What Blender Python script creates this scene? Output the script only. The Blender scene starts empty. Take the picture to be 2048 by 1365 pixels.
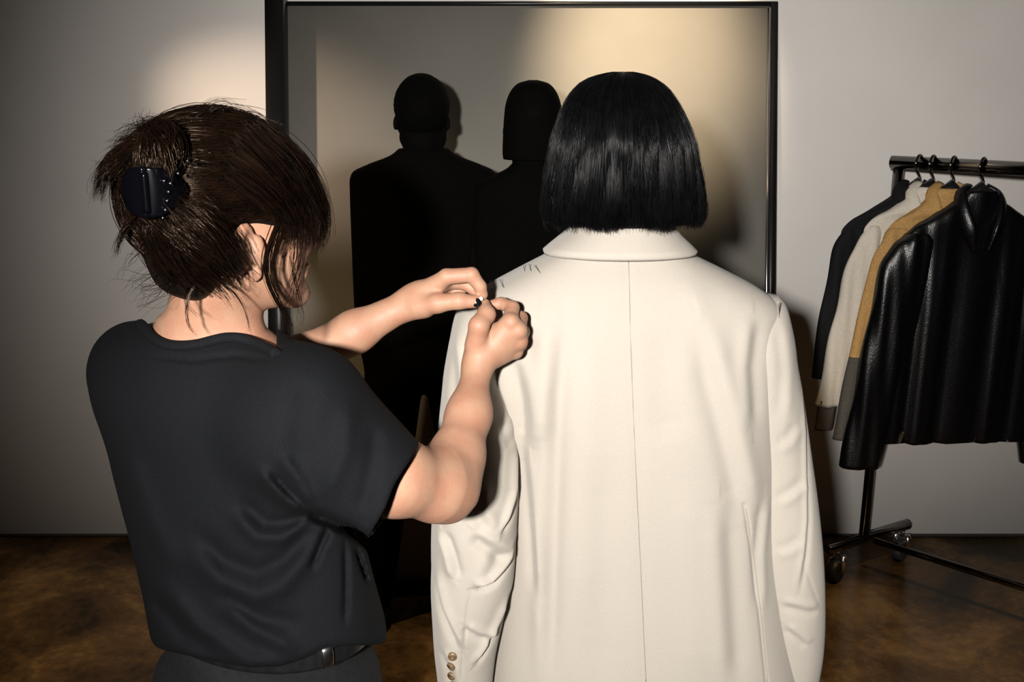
import bpy, math, random
import numpy as np
from mathutils import Vector, Matrix
from mathutils.bvhtree import BVHTree

rng = np.random.default_rng(7)
random.seed(7)
SC = bpy.context.scene
COL = SC.collection
V = lambda *a: np.array(a, dtype=float)

# ------------------------------------------------------------------ camera
F_PX, CAM_H, PITCH = 1991.0, 1.72, math.radians(14.3)
cam_data = bpy.data.cameras.new('camera'); cam = bpy.data.objects.new('camera', cam_data); COL.objects.link(cam)
cam_data.sensor_fit = 'HORIZONTAL'; cam_data.sensor_width = 36.0; cam_data.lens = 36.0 * F_PX / 2048.0
cam_data.clip_start = 0.05
cam.location = (0, 0, CAM_H); cam.rotation_euler = (math.radians(90) - PITCH, 0, 0)
SC.camera = cam

# ------------------------------------------------------------------ world, lights, exposure
world = bpy.data.worlds.new('world'); SC.world = world; world.use_nodes = True
world.node_tree.nodes['Background'].inputs[0].default_value = (0.012, 0.011, 0.010, 1)
world.node_tree.nodes['Background'].inputs[1].default_value = 1.0
SC.view_settings.view_transform = 'Standard'; SC.view_settings.look = 'None'
SC.view_settings.exposure = 0.0; SC.view_settings.gamma = 1.0; SC.view_settings.use_curve_mapping = False

def spot(name, loc, target, energy, color, angle, blend, radius):
    d = bpy.data.lights.new(name, 'SPOT'); o = bpy.data.objects.new(name, d); COL.objects.link(o)
    d.energy = energy; d.color = color; d.spot_size = math.radians(angle); d.spot_blend = blend; d.shadow_soft_size = radius
    o.location = loc
    o.rotation_euler = (Vector(target) - Vector(loc)).to_track_quat('-Z', 'Y').to_euler()
    return o
# the photographer's flash, held up to the left behind the camera
spot('camera_flash', (-0.235, -0.45, 1.86), (0.80, 3.6, 0.95), 465, (1.0, 0.955, 0.90), 83, 1.0, 0.04)

# ------------------------------------------------------------------ helpers: pixels to places
CP, SP = math.cos(PITCH), math.sin(PITCH)
def at(px, py, Y):
    """the point at world depth Y seen at this place of the photograph"""
    dx, dy = (px - 1024.0) / F_PX, (682.5 - py) / F_PX
    d = V(dx, CP + dy * SP, -SP + dy * CP)
    return V(0, 0, CAM_H) + d * (Y / d[1])
def proj(P):
    q = P - V(0, 0, CAM_H)
    zc = q[..., 1] * CP - q[..., 2] * SP
    yc = q[..., 1] * SP + q[..., 2] * CP
    return 1024 + F_PX * q[..., 0] / zc, 682.5 - F_PX * yc / zc
def ray(px, py):
    d = at(px, py, 1.0) - V(0, 0, CAM_H)
    return d / np.linalg.norm(d)

# ------------------------------------------------------------------ helpers: materials
def mat(name, col, rough=0.6, metal=0.0, var=0.0, vscale=40, bump=0.0, bscale=200, spec=0.5, sheen=0.0, sss=0.0, coat=0.0, col2=None, emit=None, detail=3.0, tint=None, stretch=None):
    m = bpy.data.materials.new(name); m.use_nodes = True
    nt = m.node_tree; b = nt.nodes['Principled BSDF']; L = nt.links
    b.inputs['Base Color'].default_value = (*col, 1); b.inputs['Roughness'].default_value = rough
    b.inputs['Metallic'].default_value = metal; b.inputs['Specular IOR Level'].default_value = spec
    if sheen: b.inputs['Sheen Weight'].default_value = sheen; b.inputs['Sheen Roughness'].default_value = 0.4
    if tint: b.inputs['Specular Tint'].default_value = (*tint, 1)
    if coat: b.inputs['Coat Weight'].default_value = coat; b.inputs['Coat Roughness'].default_value = 0.12
    if sss:
        b.inputs['Subsurface Weight'].default_value = sss; b.inputs['Subsurface Radius'].default_value = (0.008, 0.003, 0.0015); b.inputs['Subsurface Scale'].default_value = 0.6
    if emit: b.inputs['Emission Color'].default_value = (*emit[0], 1); b.inputs['Emission Strength'].default_value = emit[1]
    tc = nt.nodes.new('ShaderNodeTexCoord'); src = tc.outputs['Object']
    if stretch:
        mp = nt.nodes.new('ShaderNodeMapping'); mp.inputs['Scale'].default_value = stretch; L.new(src, mp.inputs[0]); src = mp.outputs[0]
    n = nt.nodes.new('ShaderNodeTexNoise'); n.inputs['Scale'].default_value = vscale; n.inputs['Detail'].default_value = detail
    L.new(src, n.inputs['Vector'])
    mx = nt.nodes.new('ShaderNodeMix'); mx.data_type = 'RGBA'
    c2 = col2 if col2 else tuple(c * (1 - var) for c in col)
    mx.inputs['A'].default_value = (*col, 1); mx.inputs['B'].default_value = (*c2, 1)
    mr = nt.nodes.new('ShaderNodeMapRange'); mr.inputs['From Min'].default_value = 0.35; mr.inputs['From Max'].default_value = 0.65
    L.new(n.outputs['Fac'], mr.inputs['Value']); L.new(mr.outputs[0], mx.inputs['Factor']); L.new(mx.outputs['Result'], b.inputs['Base Color'])
    if bump:
        n2 = nt.nodes.new('ShaderNodeTexNoise'); n2.inputs['Scale'].default_value = bscale; n2.inputs['Detail'].default_value = 2
        L.new(src, n2.inputs['Vector'])
        bp = nt.nodes.new('ShaderNodeBump'); bp.inputs['Strength'].default_value = bump; bp.inputs['Distance'].default_value = 0.002
        L.new(n2.outputs['Fac'], bp.inputs['Height']); L.new(bp.outputs[0], b.inputs['Normal'])
    return m

def floor_mat():
    m = bpy.data.materials.new('polished_concrete'); m.use_nodes = True
    nt = m.node_tree; b = nt.nodes['Principled BSDF']; L = nt.links
    tc = nt.nodes.new('ShaderNodeTexCoord')
    n1 = nt.nodes.new('ShaderNodeTexNoise'); n1.inputs['Scale'].default_value = 2.6; n1.inputs['Detail'].default_value = 7; n1.inputs['Roughness'].default_value = 0.62; n1.inputs['Distortion'].default_value = 0.6
    n2 = nt.nodes.new('ShaderNodeTexNoise'); n2.inputs['Scale'].default_value = 30; n2.inputs['Detail'].default_value = 6; n2.inputs['Roughness'].default_value = 0.7
    L.new(tc.outputs['Object'], n1.inputs['Vector']); L.new(tc.outputs['Object'], n2.inputs['Vector'])
    r = nt.nodes.new('ShaderNodeValToRGB'); e = r.color_ramp.elements
    e[0].position = 0.34; e[0].color = (0.045, 0.030, 0.016, 1); e[1].position = 0.72; e[1].color = (0.56, 0.37, 0.17, 1)
    k = e.new(0.52); k.color = (0.21, 0.130, 0.058, 1)
    mixf = nt.nodes.new('ShaderNodeMath'); mixf.operation = 'MULTIPLY_ADD'; mixf.inputs[1].default_value = 0.28
    L.new(n2.outputs['Fac'], mixf.inputs[0])
    sub = nt.nodes.new('ShaderNodeMath'); sub.operation = 'SUBTRACT'; sub.inputs[1].default_value = 0.14
    L.new(n1.outputs['Fac'], sub.inputs[0]); L.new(sub.outputs[0], mixf.inputs[2]); L.new(mixf.outputs[0], r.inputs[0])
    L.new(r.outputs[0], b.inputs['Base Color'])
    mr = nt.nodes.new('ShaderNodeMapRange'); mr.inputs['To Min'].default_value = 0.16; mr.inputs['To Max'].default_value = 0.34
    L.new(n1.outputs['Fac'], mr.inputs['Value']); L.new(mr.outputs[0], b.inputs['Roughness'])
    b.inputs['Specular IOR Level'].default_value = 0.5
    bp = nt.nodes.new('ShaderNodeBump'); bp.inputs['Strength'].default_value = 0.06; bp.inputs['Distance'].default_value = 0.004
    L.new(n2.outputs['Fac'], bp.inputs['Height']); L.new(bp.outputs[0], b.inputs['Normal'])
    return m

M = {}
M['wall'] = mat('wall_paint', (0.87, 0.835, 0.795), 0.85, var=0.05, vscale=3, bump=0.05, bscale=260, spec=0.2)
M['ceiling'] = mat('ceiling_paint', (0.60, 0.58, 0.55), 0.9, var=0.05)
M['rear'] = mat('rear_wall_paint', (0.55, 0.52, 0.49), 0.9, var=0.05)
M['floor'] = floor_mat()
M['base'] = mat('dark_base', (0.03, 0.026, 0.022), 0.5, var=0.2)
M['panel'] = mat('dull_mirror', (0.27, 0.256, 0.226), 0.60, metal=0.0, var=0.06, vscale=5, spec=0.5)
M['chrome'] = mat('chrome', (0.80, 0.80, 0.80), 0.18, metal=1.0, var=0.03)
M['darkchrome'] = mat('dark_chrome', (0.16, 0.15, 0.145), 0.14, metal=1.0, var=0.05)
M['blackmetal'] = mat('black_metal', (0.010, 0.010, 0.011), 0.35, var=0.1)
M['rubber'] = mat('black_rubber', (0.012, 0.012, 0.012), 0.5, var=0.2)
M['pinsteel'] = mat('dull_pin_steel', (0.30, 0.29, 0.28), 0.4, metal=1.0, var=0.05)
M['steel'] = mat('steel', (0.65, 0.65, 0.66), 0.22, metal=1.0, var=0.05)
M['wool'] = mat('cream_wool', (0.390, 0.357, 0.312), 0.85, var=0.09, vscale=900, bump=0.35, bscale=1100, spec=0.2, sheen=0.15)
M['woolseam'] = mat('cream_seam', (0.29, 0.262, 0.222), 0.9, var=0.08, vscale=600, spec=0.1)
M['skin'] = mat('skin', (0.340, 0.195, 0.127), 0.55, var=0, vscale=35, col2=(0.32, 0.160, 0.103), bump=0.22, bscale=500, sss=0.12, spec=0.4)
M['skin2'] = mat('skin_fair', (0.36, 0.22, 0.15), 0.5, var=0, vscale=35, col2=(0.34, 0.19, 0.13), bump=0.10, bscale=500, sss=0.12, spec=0.4)
M['tee'] = mat('black_jersey', (0.0044, 0.0050, 0.0064), 0.85, var=0.35, vscale=700, bump=0.35, bscale=700, spec=0.12)
M['jeans'] = mat('black_denim', (0.0035, 0.0038, 0.0048), 0.85, var=0.5, vscale=120, bump=0.3, bscale=400, spec=0.3)
M['leather'] = mat('black_leather', (0.008, 0.008, 0.009), 0.30, var=0.3, vscale=90, bump=0.1, bscale=300)
M['brownhair'] = mat('dark_brown_hair', (0.0030, 0.0018, 0.0013), 0.22, var=0, vscale=60, col2=(0.0075, 0.0036, 0.0020), spec=0.22, tint=(1.0, 0.74, 0.55))
M['browncap'] = mat('dark_brown_scalp_hair', (0.004, 0.0025, 0.002), 0.6, var=0.4, vscale=80, spec=0.2)
M['blackhair'] = mat('black_hair', (0.003, 0.003, 0.0036), 0.30, var=0.4, vscale=60, spec=0.17)
M['blackcap'] = mat('black_scalp_hair', (0.002, 0.002, 0.0025), 0.6, var=0.4, vscale=80, spec=0.15)
M['clip'] = mat('black_acetate', (0.0012, 0.0012, 0.002), 0.12, var=0.1, spec=0.35)
M['bead'] = mat('silver_bead', (0.9, 0.9, 0.95), 0.12, metal=1.0, var=0.02)
M['nail'] = mat('black_nail_polish', (0.004, 0.004, 0.005), 0.12, var=0.1, spec=0.7)
M['eye'] = mat('eye_white', (0.7, 0.68, 0.65), 0.2, var=0.05)
M['dim'] = mat('silhouette_cloth', (0.0020, 0.0019, 0.0018), 0.95, var=0.2, vscale=200, spec=0.05)  # clothes of the silhouette figures, their darkness put into the colour
M['dimskin'] = mat('silhouette_skin', (0.0030, 0.0024, 0.0020), 0.9, var=0.2, spec=0.05)  # skin blackened so the figures read as unlit silhouettes
M['dimhair'] = mat('silhouette_hair', (0.0018, 0.0017, 0.0016), 0.9, var=0.2, spec=0.05)  # hair of the silhouette figures, blackened likewise
M['button'] = mat('horn_button', (0.20, 0.13, 0.07), 0.35, var=0.4, vscale=150)
M['jacketblack'] = mat('black_twill', (0.006, 0.006, 0.007), 0.8, var=0.3, vscale=300, bump=0.2, spec=0.2)
M['jacketcream'] = mat('off_white_twill', (0.60, 0.55, 0.47), 0.9, var=0.12, vscale=200, bump=0.3, spec=0.2)
M['jackettan'] = mat('camel_wool', (0.46, 0.27, 0.10), 0.9, var=0.25, vscale=180, bump=0.3, spec=0.15)
M['jacketgrey'] = mat('grey_wool', (0.085, 0.078, 0.066), 0.9, var=0.3, vscale=250, bump=0.3, spec=0.15)
M['velvet'] = mat('black_velvet', (0.0016, 0.0017, 0.0024), 0.30, var=0.4, vscale=90, bump=0.40, bscale=260, spec=0.42)
M['lining'] = mat('pale_lining', (0.40, 0.40, 0.38), 0.5, var=0.1)
M['hangerwood'] = mat('black_wood', (0.008, 0.007, 0.007), 0.35, var=0.3)
M['pinwhite'] = mat('white_pin_head', (0.85, 0.83, 0.80), 0.25, var=0.03)

# ------------------------------------------------------------------ helpers: objects and meshes
def raw_mesh(name, v, faces_list, smooth=True):
    """faces_list: list of int arrays (n,3) or (n,4)"""
    me = bpy.data.meshes.new(name)
    v = np.asarray(v, dtype=np.float32)
    me.vertices.add(len(v)); me.vertices.foreach_set('co', v.ravel())
    loops = np.concatenate([f.ravel() for f in faces_list if len(f)]).astype(np.int32)
    tot = np.concatenate([np.full(len(f), f.shape[1], dtype=np.int32) for f in faces_list if len(f)])
    start = np.concatenate([[0], np.cumsum(tot)[:-1]]).astype(np.int32)
    me.loops.add(len(loops)); me.loops.foreach_set('vertex_index', loops)
    me.polygons.add(len(tot)); me.polygons.foreach_set('loop_start', start); me.polygons.foreach_set('loop_total', tot)
    if smooth: me.polygons.foreach_set('use_smooth', np.ones(len(tot), dtype=bool))
    me.update(calc_edges=True); me.validate()
    return me
class G:
    """collects pieces of one mesh"""
    def __init__(s): s.v = []; s.f3 = []; s.f4 = []; s.n = 0
    def add(s, v, f):
        v = np.asarray(v, float)
        f = np.asarray(f, int)
        (s.f3 if f.shape[1] == 3 else s.f4).append(f + s.n)
        s.v.append(v); s.n += len(v); return s
    def add2(s, v, f3, f4):
        n = s.n; s.v.append(np.asarray(v, float)); s.n += len(v)
        if len(f3): s.f3.append(np.asarray(f3, int) + n)
        if len(f4): s.f4.append(np.asarray(f4, int) + n)
        return s
    def build(s, name, m, parent=None, smooth=True, origin=None):
        v = np.concatenate(s.v)
        o0 = V(*origin) if origin is not None else None
        if parent is not None: o0 = V(*parent.matrix_world.translation) if origin is None else o0
        if o0 is not None and parent is None: v = v - o0
        fl = []
        if s.f3: fl.append(np.concatenate(s.f3))
        if s.f4: fl.append(np.concatenate(s.f4))
        o = bpy.data.objects.new(name, raw_mesh(name, v, fl, smooth)); o.data.materials.append(m); COL.objects.link(o)
        if parent is not None: o.parent = parent
        elif o0 is not None: o.location = o0
        return o
def tag(o, label, cat, group=None):
    o['label'] = label; o['category'] = cat
    if group: o['group'] = group
    return o
def empty(name, loc=(0, 0, 0), rz=0.0):
    o = bpy.data.objects.new(name, None); COL.objects.link(o); o.location = loc; o.rotation_euler = (0, 0, rz); o.empty_display_size = 0.1
    return o
def structure(o, label, cat):
    o['kind'] = 'structure'; o['label'] = label; o['category'] = cat; return o

def box_g(g, lo, hi, R=None, c=None):
    x0, y0, z0 = lo; x1, y1, z1 = hi
    v = np.array([[x0, y0, z0], [x1, y0, z0], [x1, y1, z0], [x0, y1, z0], [x0, y0, z1], [x1, y0, z1], [x1, y1, z1], [x0, y1, z1]], float)
    if R is not None: v = v @ np.asarray(R).T + (c if c is not None else 0)
    f = [[0, 3, 2, 1], [4, 5, 6, 7], [0, 1, 5, 4], [1, 2, 6, 5], [2, 3, 7, 6], [3, 0, 4, 7]]
    g.add(v, f); return g

def frames(P):
    P = np.asarray(P, float); n = len(P)
    T = np.gradient(P, axis=0); T /= np.linalg.norm(T, axis=1)[:, None] + 1e-12
    up = V(0, 0, 1) if abs(T[0][2]) < 0.9 else V(0, 1, 0)
    N = np.zeros_like(P); a = np.cross(T[0], up); N[0] = a / np.linalg.norm(a)
    for i in range(1, n):
        a = N[i - 1] - T[i] * np.dot(N[i - 1], T[i]); N[i] = a / (np.linalg.norm(a) + 1e-12)
    return T, N, np.cross(T, N)
def tube_g(g, P, r, ns=12, cap=True, flat=1.0):
    P = np.asarray(P, float); n = len(P); r = np.broadcast_to(np.asarray(r, float), (n,))
    T, N, B = frames(P)
    th = np.linspace(0, 2 * np.pi, ns, endpoint=False)
    v = P[:, None] + (N[:, None] * np.cos(th)[None, :, None] + B[:, None] * np.sin(th)[None, :, None] * flat) * r[:, None, None]
    v = v.reshape(-1, 3)
    i = np.arange(n - 1)[:, None] * ns; j = np.arange(ns)[None]; j2 = (j + 1) % ns
    f = np.stack([i + j, i + j2, i + ns + j2, i + ns + j], -1).reshape(-1, 4)
    if cap:
        v = np.concatenate([v, P[:1], P[-1:]]); a, b = len(v) - 2, len(v) - 1
        jj = np.arange(ns); f3 = np.concatenate([np.stack([np.full(ns, a), (jj + 1) % ns, jj], -1), np.stack([np.full(ns, b), (n - 1) * ns + jj, (n - 1) * ns + (jj + 1) % ns], -1)])
        g.add2(v, f3, f)
    else: g.add(v, f)
    return g
def crom(keys, vals, t):
    """smooth interpolation of rows"""
    keys = np.asarray(keys, float); vals = np.asarray(vals, float)
    if vals.ndim == 1: vals = vals[:, None]
    d = np.diff(vals, axis=0) / np.diff(keys)[:, None]
    m = np.zeros_like(vals); m[0] = d[0]; m[-1] = d[-1]
    if len(keys) > 2:
        a, b = d[:-1], d[1:]; h0 = np.diff(keys)[:-1, None]; h1 = np.diff(keys)[1:, None]
        w1, w2 = 2 * h1 + h0, h1 + 2 * h0
        with np.errstate(all='ignore'): hm = (w1 + w2) / (w1 / a + w2 / b)
        m[1:-1] = np.where(a * b > 0, hm, 0)
    i = np.clip(np.searchsorted(keys, t, side='right') - 1, 0, len(keys) - 2)
    h = (keys[i + 1] - keys[i])[:, None]; s = ((t - keys[i])[:, None]) / h
    return (2 * s**3 - 3 * s**2 + 1) * vals[i] + (s**3 - 2 * s**2 + s) * h * m[i] + (-2 * s**3 + 3 * s**2) * vals[i + 1] + (s**3 - s**2) * h * m[i + 1]
def smooth_path(pts, n=24):
    pts = np.asarray(pts, float)
    L = np.concatenate([[0], np.cumsum(np.linalg.norm(np.diff(pts, axis=0), axis=1))])
    # catmull-rom
    m = np.zeros_like(pts); m[1:-1] = (pts[2:] - pts[:-2]) / (L[2:] - L[:-2])[:, None]; m[0] = (pts[1] - pts[0]) / (L[1] - L[0]); m[-1] = (pts[-1] - pts[-2]) / (L[-1] - L[-2])
    t = np.linspace(0, L[-1], n); i = np.clip(np.searchsorted(L, t, side='right') - 1, 0, len(L) - 2)
    h = (L[i + 1] - L[i])[:, None]; s = ((t - L[i])[:, None]) / h
    return (2 * s**3 - 3 * s**2 + 1) * pts[i] + (s**3 - 2 * s**2 + s) * h * m[i] + (-2 * s**3 + 3 * s**2) * pts[i + 1] + (s**3 - s**2) * h * m[i + 1]
def superring(nu, n):
    th = np.linspace(0, 2 * np.pi, nu, endpoint=False)
    c, s = np.cos(th), np.sin(th)
    return np.sign(c) * np.abs(c)**(2 / n), np.sign(s) * np.abs(s)**(2 / n)
def loft(rows, nu=96, nv=80, exp=2.4, disp=None, hollow=None, cap_top=True):
    """rows: (cx,cy,cz,a,b,yaw) from top to bottom, horizontal rings. returns verts, f3, f4"""
    rows = np.asarray(rows, float)
    k = np.concatenate([[0], np.cumsum(np.linalg.norm(np.diff(rows[:, :5], axis=0), axis=1))])
    R = crom(k, rows, np.linspace(0, k[-1], nv))
    ux, uy = superring(nu, exp)
    lx, ly = R[:, 3:4] * ux, R[:, 4:5] * uy
    c, s = np.cos(R[:, 5:6]), np.sin(R[:, 5:6])
    P = np.stack([R[:, 0:1] + lx * c - ly * s, R[:, 1:2] + lx * s + ly * c, np.repeat(R[:, 2:3], nu, 1)], -1)
    if disp is not None:
        du = np.roll(P, -1, 1) - np.roll(P, 1, 1); dv = np.gradient(P, axis=0)
        N = np.cross(dv, du); N /= np.linalg.norm(N, axis=2)[..., None] + 1e-9
        cen = np.stack([R[:, 0:1], R[:, 1:2], R[:, 2:3]], -1)
        sgn = np.sign(((P - cen) * N).sum(-1).mean()); N *= sgn
        P = P + N * disp(P, N)[..., None]
    if hollow:
        c0 = np.stack([R[-1, 0], R[-1, 1], R[-1, 2]])[None]
        r1 = c0 + (P[-1] - c0) * hollow; r1[:, 2] = P[-1][:, 2]
        r2 = c0 + (P[-1] - c0) * hollow * 0.95; r2[:, 2] = P[-1][:, 2] + 0.04
        P = np.concatenate([P, r1[None], r2[None]])
    nv2 = len(P); v = P.reshape(-1, 3)
    i = np.arange(nv2 - 1)[:, None] * nu; j = np.arange(nu)[None]; j2 = (j + 1) % nu
    f4 = np.stack([i + j, i + nu + j, i + nu + j2, i + j2], -1).reshape(-1, 4)
    v = np.concatenate([v, P[0].mean(0)[None], P[-1].mean(0)[None]]); a, b = len(v) - 2, len(v) - 1
    jj = np.arange(nu)
    f3 = np.concatenate([np.stack([np.full(nu, a), jj, (jj + 1) % nu], -1), np.stack([np.full(nu, b), (nv2 - 1) * nu + (jj + 1) % nu, (nv2 - 1) * nu + jj], -1)])
    if not cap_top: f3 = f3[nu:]
    return v, f3, f4
def sphere_g(g, c, r, n=10, sc=(1, 1, 1), R=None):
    th = np.linspace(0, np.pi, n)[1:-1]; ph = np.linspace(0, 2 * np.pi, 2 * n, endpoint=False)
    p = np.stack([np.sin(th)[:, None] * np.cos(ph), np.sin(th)[:, None] * np.sin(ph), np.repeat(np.cos(th)[:, None], 2 * n, 1)], -1).reshape(-1, 3)
    v = np.concatenate([p, [[0, 0, 1], [0, 0, -1]]]) * r * np.asarray(sc, float)
    if R is not None: v = v @ np.asarray(R).T
    m = 2 * n; i = np.arange(n - 3)[:, None] * m; j = np.arange(m)[None]; j2 = (j + 1) % m
    f4 = np.stack([i + j, i + m + j, i + m + j2, i + j2], -1).reshape(-1, 4)
    jj = np.arange(m); a = len(p)
    f3 = np.concatenate([np.stack([np.full(m, a), jj, (jj + 1) % m], -1), np.stack([np.full(m, a + 1), (n - 3) * m + (jj + 1) % m, (n - 3) * m + jj], -1)])
    g.add2(v + np.asarray(c, float), f3, f4); return g

# ------------------------------------------------------------------ helpers: implicit surfaces
def rc(p, a, b, r1, r2):
    a = np.asarray(a, float); b = np.asarray(b, float); ab = b - a
    t = np.clip(((p - a) @ ab) / (ab @ ab + 1e-12), 0, 1)
    return np.linalg.norm(p - a - t[:, None] * ab, axis=1) - (r1 + (r2 - r1) * t)
def ell(p, c, r, R=None):
    q = p - np.asarray(c, float)
    if R is not None: q = q @ R
    r = np.asarray(r, float); k0 = np.linalg.norm(q / r, axis=1); k1 = np.linalg.norm(q / r**2, axis=1) + 1e-9
    return k0 * (k0 - 1) / k1
def smin(a, b, k):
    h = np.clip(0.5 + 0.5 * (b - a) / k, 0, 1)
    return b + (a - b) * h - k * h * (1 - h)
def smax(a, b, k): return -smin(-a, -b, k)
def chain(p, pts, rs, k=0.004):
    d = None
    for i in range(len(pts) - 1):
        e = rc(p, pts[i], pts[i + 1], rs[i], rs[i + 1]); d = e if d is None else smin(d, e, k)
    return d
def stack_sdf(p, rows):
    """rows (cx,cy,cz,a,b,yaw), top to bottom"""
    rows = np.asarray(rows, float)[::-1]
    z = np.clip(p[:, 2], rows[0, 2], rows[-1, 2])
    R = crom(rows[:, 2], rows, z)
    c, s = np.cos(R[:, 5]), np.sin(R[:, 5]); x, y = p[:, 0] - R[:, 0], p[:, 1] - R[:, 1]
    lx, ly = x * c + y * s, -x * s + y * c
    a, b = R[:, 3], R[:, 4]
    k0 = np.sqrt((lx / a)**2 + (ly / b)**2); k1 = np.sqrt((lx / a**2)**2 + (ly / b**2)**2) + 1e-6
    d = k0 * (k0 - 1) / k1
    dz = np.maximum(rows[0, 2] - p[:, 2], p[:, 2] - rows[-1, 2])
    return np.maximum(d, dz)
def surf(sdf, lo, hi, h, B=8, slack=1.7):
    lo = np.asarray(lo, float); hi = np.asarray(hi, float)
    nb = np.ceil((hi - lo) / h / B).astype(int); n = nb * B
    bi = np.stack(np.meshgrid(*[np.arange(k) for k in nb], indexing='ij'), -1).reshape(-1, 3)
    cd = np.concatenate([sdf(lo + (q + 0.5) * B * h) for q in np.array_split(bi, max(1, len(bi) // 200000 + 1))])
    D = np.ones(n + 1, np.float32)
    D[:n[0], :n[1], :n[2]] = np.repeat(np.repeat(np.repeat(cd.reshape(nb), B, 0), B, 1), B, 2)
    act = bi[np.abs(cd) < h * B * 0.87 * slack]
    off = np.stack(np.meshgrid(*[np.arange(B + 1)] * 3, indexing='ij'), -1).reshape(-1, 3)
    for q in np.array_split(act, max(1, len(act) // 400 + 1)):
        if not len(q): continue
        ii = (q[:, None] * B + off[None]).reshape(-1, 3)
        D[ii[:, 0], ii[:, 1], ii[:, 2]] = sdf(lo + ii * h)
    I = D < 0
    s = np.zeros(n, np.int8)
    for a in (0, 1):
        for b in (0, 1):
            for c in (0, 1): s += I[a:n[0] + a, b:n[1] + b, c:n[2] + c]
    cells = np.argwhere((s > 0) & (s < 8)); idm = np.full(n, -1, np.int32); idm[tuple(cells.T)] = np.arange(len(cells))
    cor = np.array([[a, b, c] for a in (0, 1) for b in (0, 1) for c in (0, 1)])
    dv = np.stack([D[tuple((cells + k).T)] for k in cor], 1).astype(float)
    acc = np.zeros((len(cells), 3)); cnt = np.zeros(len(cells))
    for i in range(8):
        for j in range(i + 1, 8):
            if np.abs(cor[i] - cor[j]).sum() != 1: continue
            m = (dv[:, i] < 0) != (dv[:, j] < 0)
            t = np.where(m, dv[:, i] / (dv[:, i] - dv[:, j] + 1e-20), 0)
            acc += m[:, None] * (cor[i] + t[:, None] * (cor[j] - cor[i])); cnt += m
    v = lo + (cells + acc / cnt[:, None]) * h
    Q = []
    for ax in range(3):
        b, c = (ax + 1) % 3, (ax + 2) % 3
        s0 = [slice(None)] * 3; s1 = [slice(None)] * 3; s0[ax] = slice(0, -1); s1[ax] = slice(1, None)
        E = I[tuple(s0)] != I[tuple(s1)]
        e = np.argwhere(E); ok = (e[:, b] >= 1) & (e[:, c] >= 1) & (e[:, b] < n[b]) & (e[:, c] < n[c]); e = e[ok]
        def cid(db, dc):
            k = e.copy(); k[:, b] += db; k[:, c] += dc; return idm[tuple(k.T)]
        q = np.stack([cid(-1, -1), cid(0, -1), cid(0, 0), cid(-1, 0)], 1)
        flip = ~I[tuple(e.T)]
        q[flip] = q[flip][:, ::-1]
        Q.append(q[(q >= 0).all(1)])
    return v, np.concatenate(Q)
def trace(sdf, px, py, t0=0.6, t1=3.0):
    d = ray(px, py); o = V(0, 0, CAM_H); t = t0
    for _ in range(160):
        s = float(sdf((o + d * t)[None])[0])
        if s < 0.0004: break
        t += s * 0.6
        if t > t1: break
    return o + d * t
def strands_g(g, S, r, taper=0.35):
    """S (N,M,3): thin three sided hairs"""
    S = np.asarray(S, float); Nn, Mm = S.shape[:2]
    T = np.gradient(S, axis=1); T /= np.linalg.norm(T, axis=2)[..., None] + 1e-9
    ref = rng.normal(size=(Nn, 1, 3)); A = np.cross(T, ref); A /= np.linalg.norm(A, axis=2)[..., None] + 1e-9
    Bn = np.cross(T, A)
    rad = np.broadcast_to(np.asarray(r, float).reshape(-1, 1), (Nn, 1)) * (1 - (1 - taper) * np.linspace(0, 1, Mm)[None]**2)
    th = np.array([0, 2 * np.pi / 3, 4 * np.pi / 3])
    v = S[:, :, None] + (A[:, :, None] * np.cos(th)[:, None] + Bn[:, :, None] * np.sin(th)[:, None]) * rad[:, :, None, None]
    i = (np.arange(Nn)[:, None, None] * Mm + np.arange(Mm - 1)[None, :, None]) * 3; j = np.arange(3)[None, None]; j2 = (j + 1) % 3
    f = np.stack([i + j, i + j2, i + 3 + j2, i + 3 + j], -1).reshape(-1, 4)
    g.add(v.reshape(-1, 3), f); return g
def lines2d(P2, poly):
    """signed distance of (n,2) points to a polyline and the fraction along it"""
    poly = np.asarray(poly, float); best = np.full(len(P2), 1e9); sg = np.zeros(len(P2)); fr = np.zeros(len(P2))
    L = np.concatenate([[0], np.cumsum(np.linalg.norm(np.diff(poly, axis=0), axis=1))])
    for i in range(len(poly) - 1):
        a, b = poly[i], poly[i + 1]; ab = b - a; l2 = ab @ ab
        t = np.clip(((P2 - a) @ ab) / l2, 0, 1); q = P2 - a - t[:, None] * ab; d = np.linalg.norm(q, axis=1)
        m = d < best; best[m] = d[m]; cr = ab[0] * q[:, 1] - ab[1] * q[:, 0]; sg[m] = np.sign(cr[m]); fr[m] = ((L[i] + t * math.sqrt(l2)) / L[-1])[m]
    return best * np.where(sg == 0, 1, sg), fr
def folds(P2, specs):
    """specs: (poly, amplitude, width, kind); kind 'v' groove or ridge, 's' overlapping fold, fading out at both ends"""
    tot = np.zeros(len(P2))
    for poly, amp, w, kind in specs:
        sd, fr = lines2d(P2, poly)
        fade = np.clip(np.minimum(fr, 1 - fr) * 5 + 0.12, 0, 1) if kind != 'c' else 1.0
        if kind == 's': tot += amp * fade * (sd / w) * np.exp(-(sd / w)**2) * 2.3
        else: tot += amp * fade * np.exp(-(sd / w)**2)
    return tot

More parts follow.
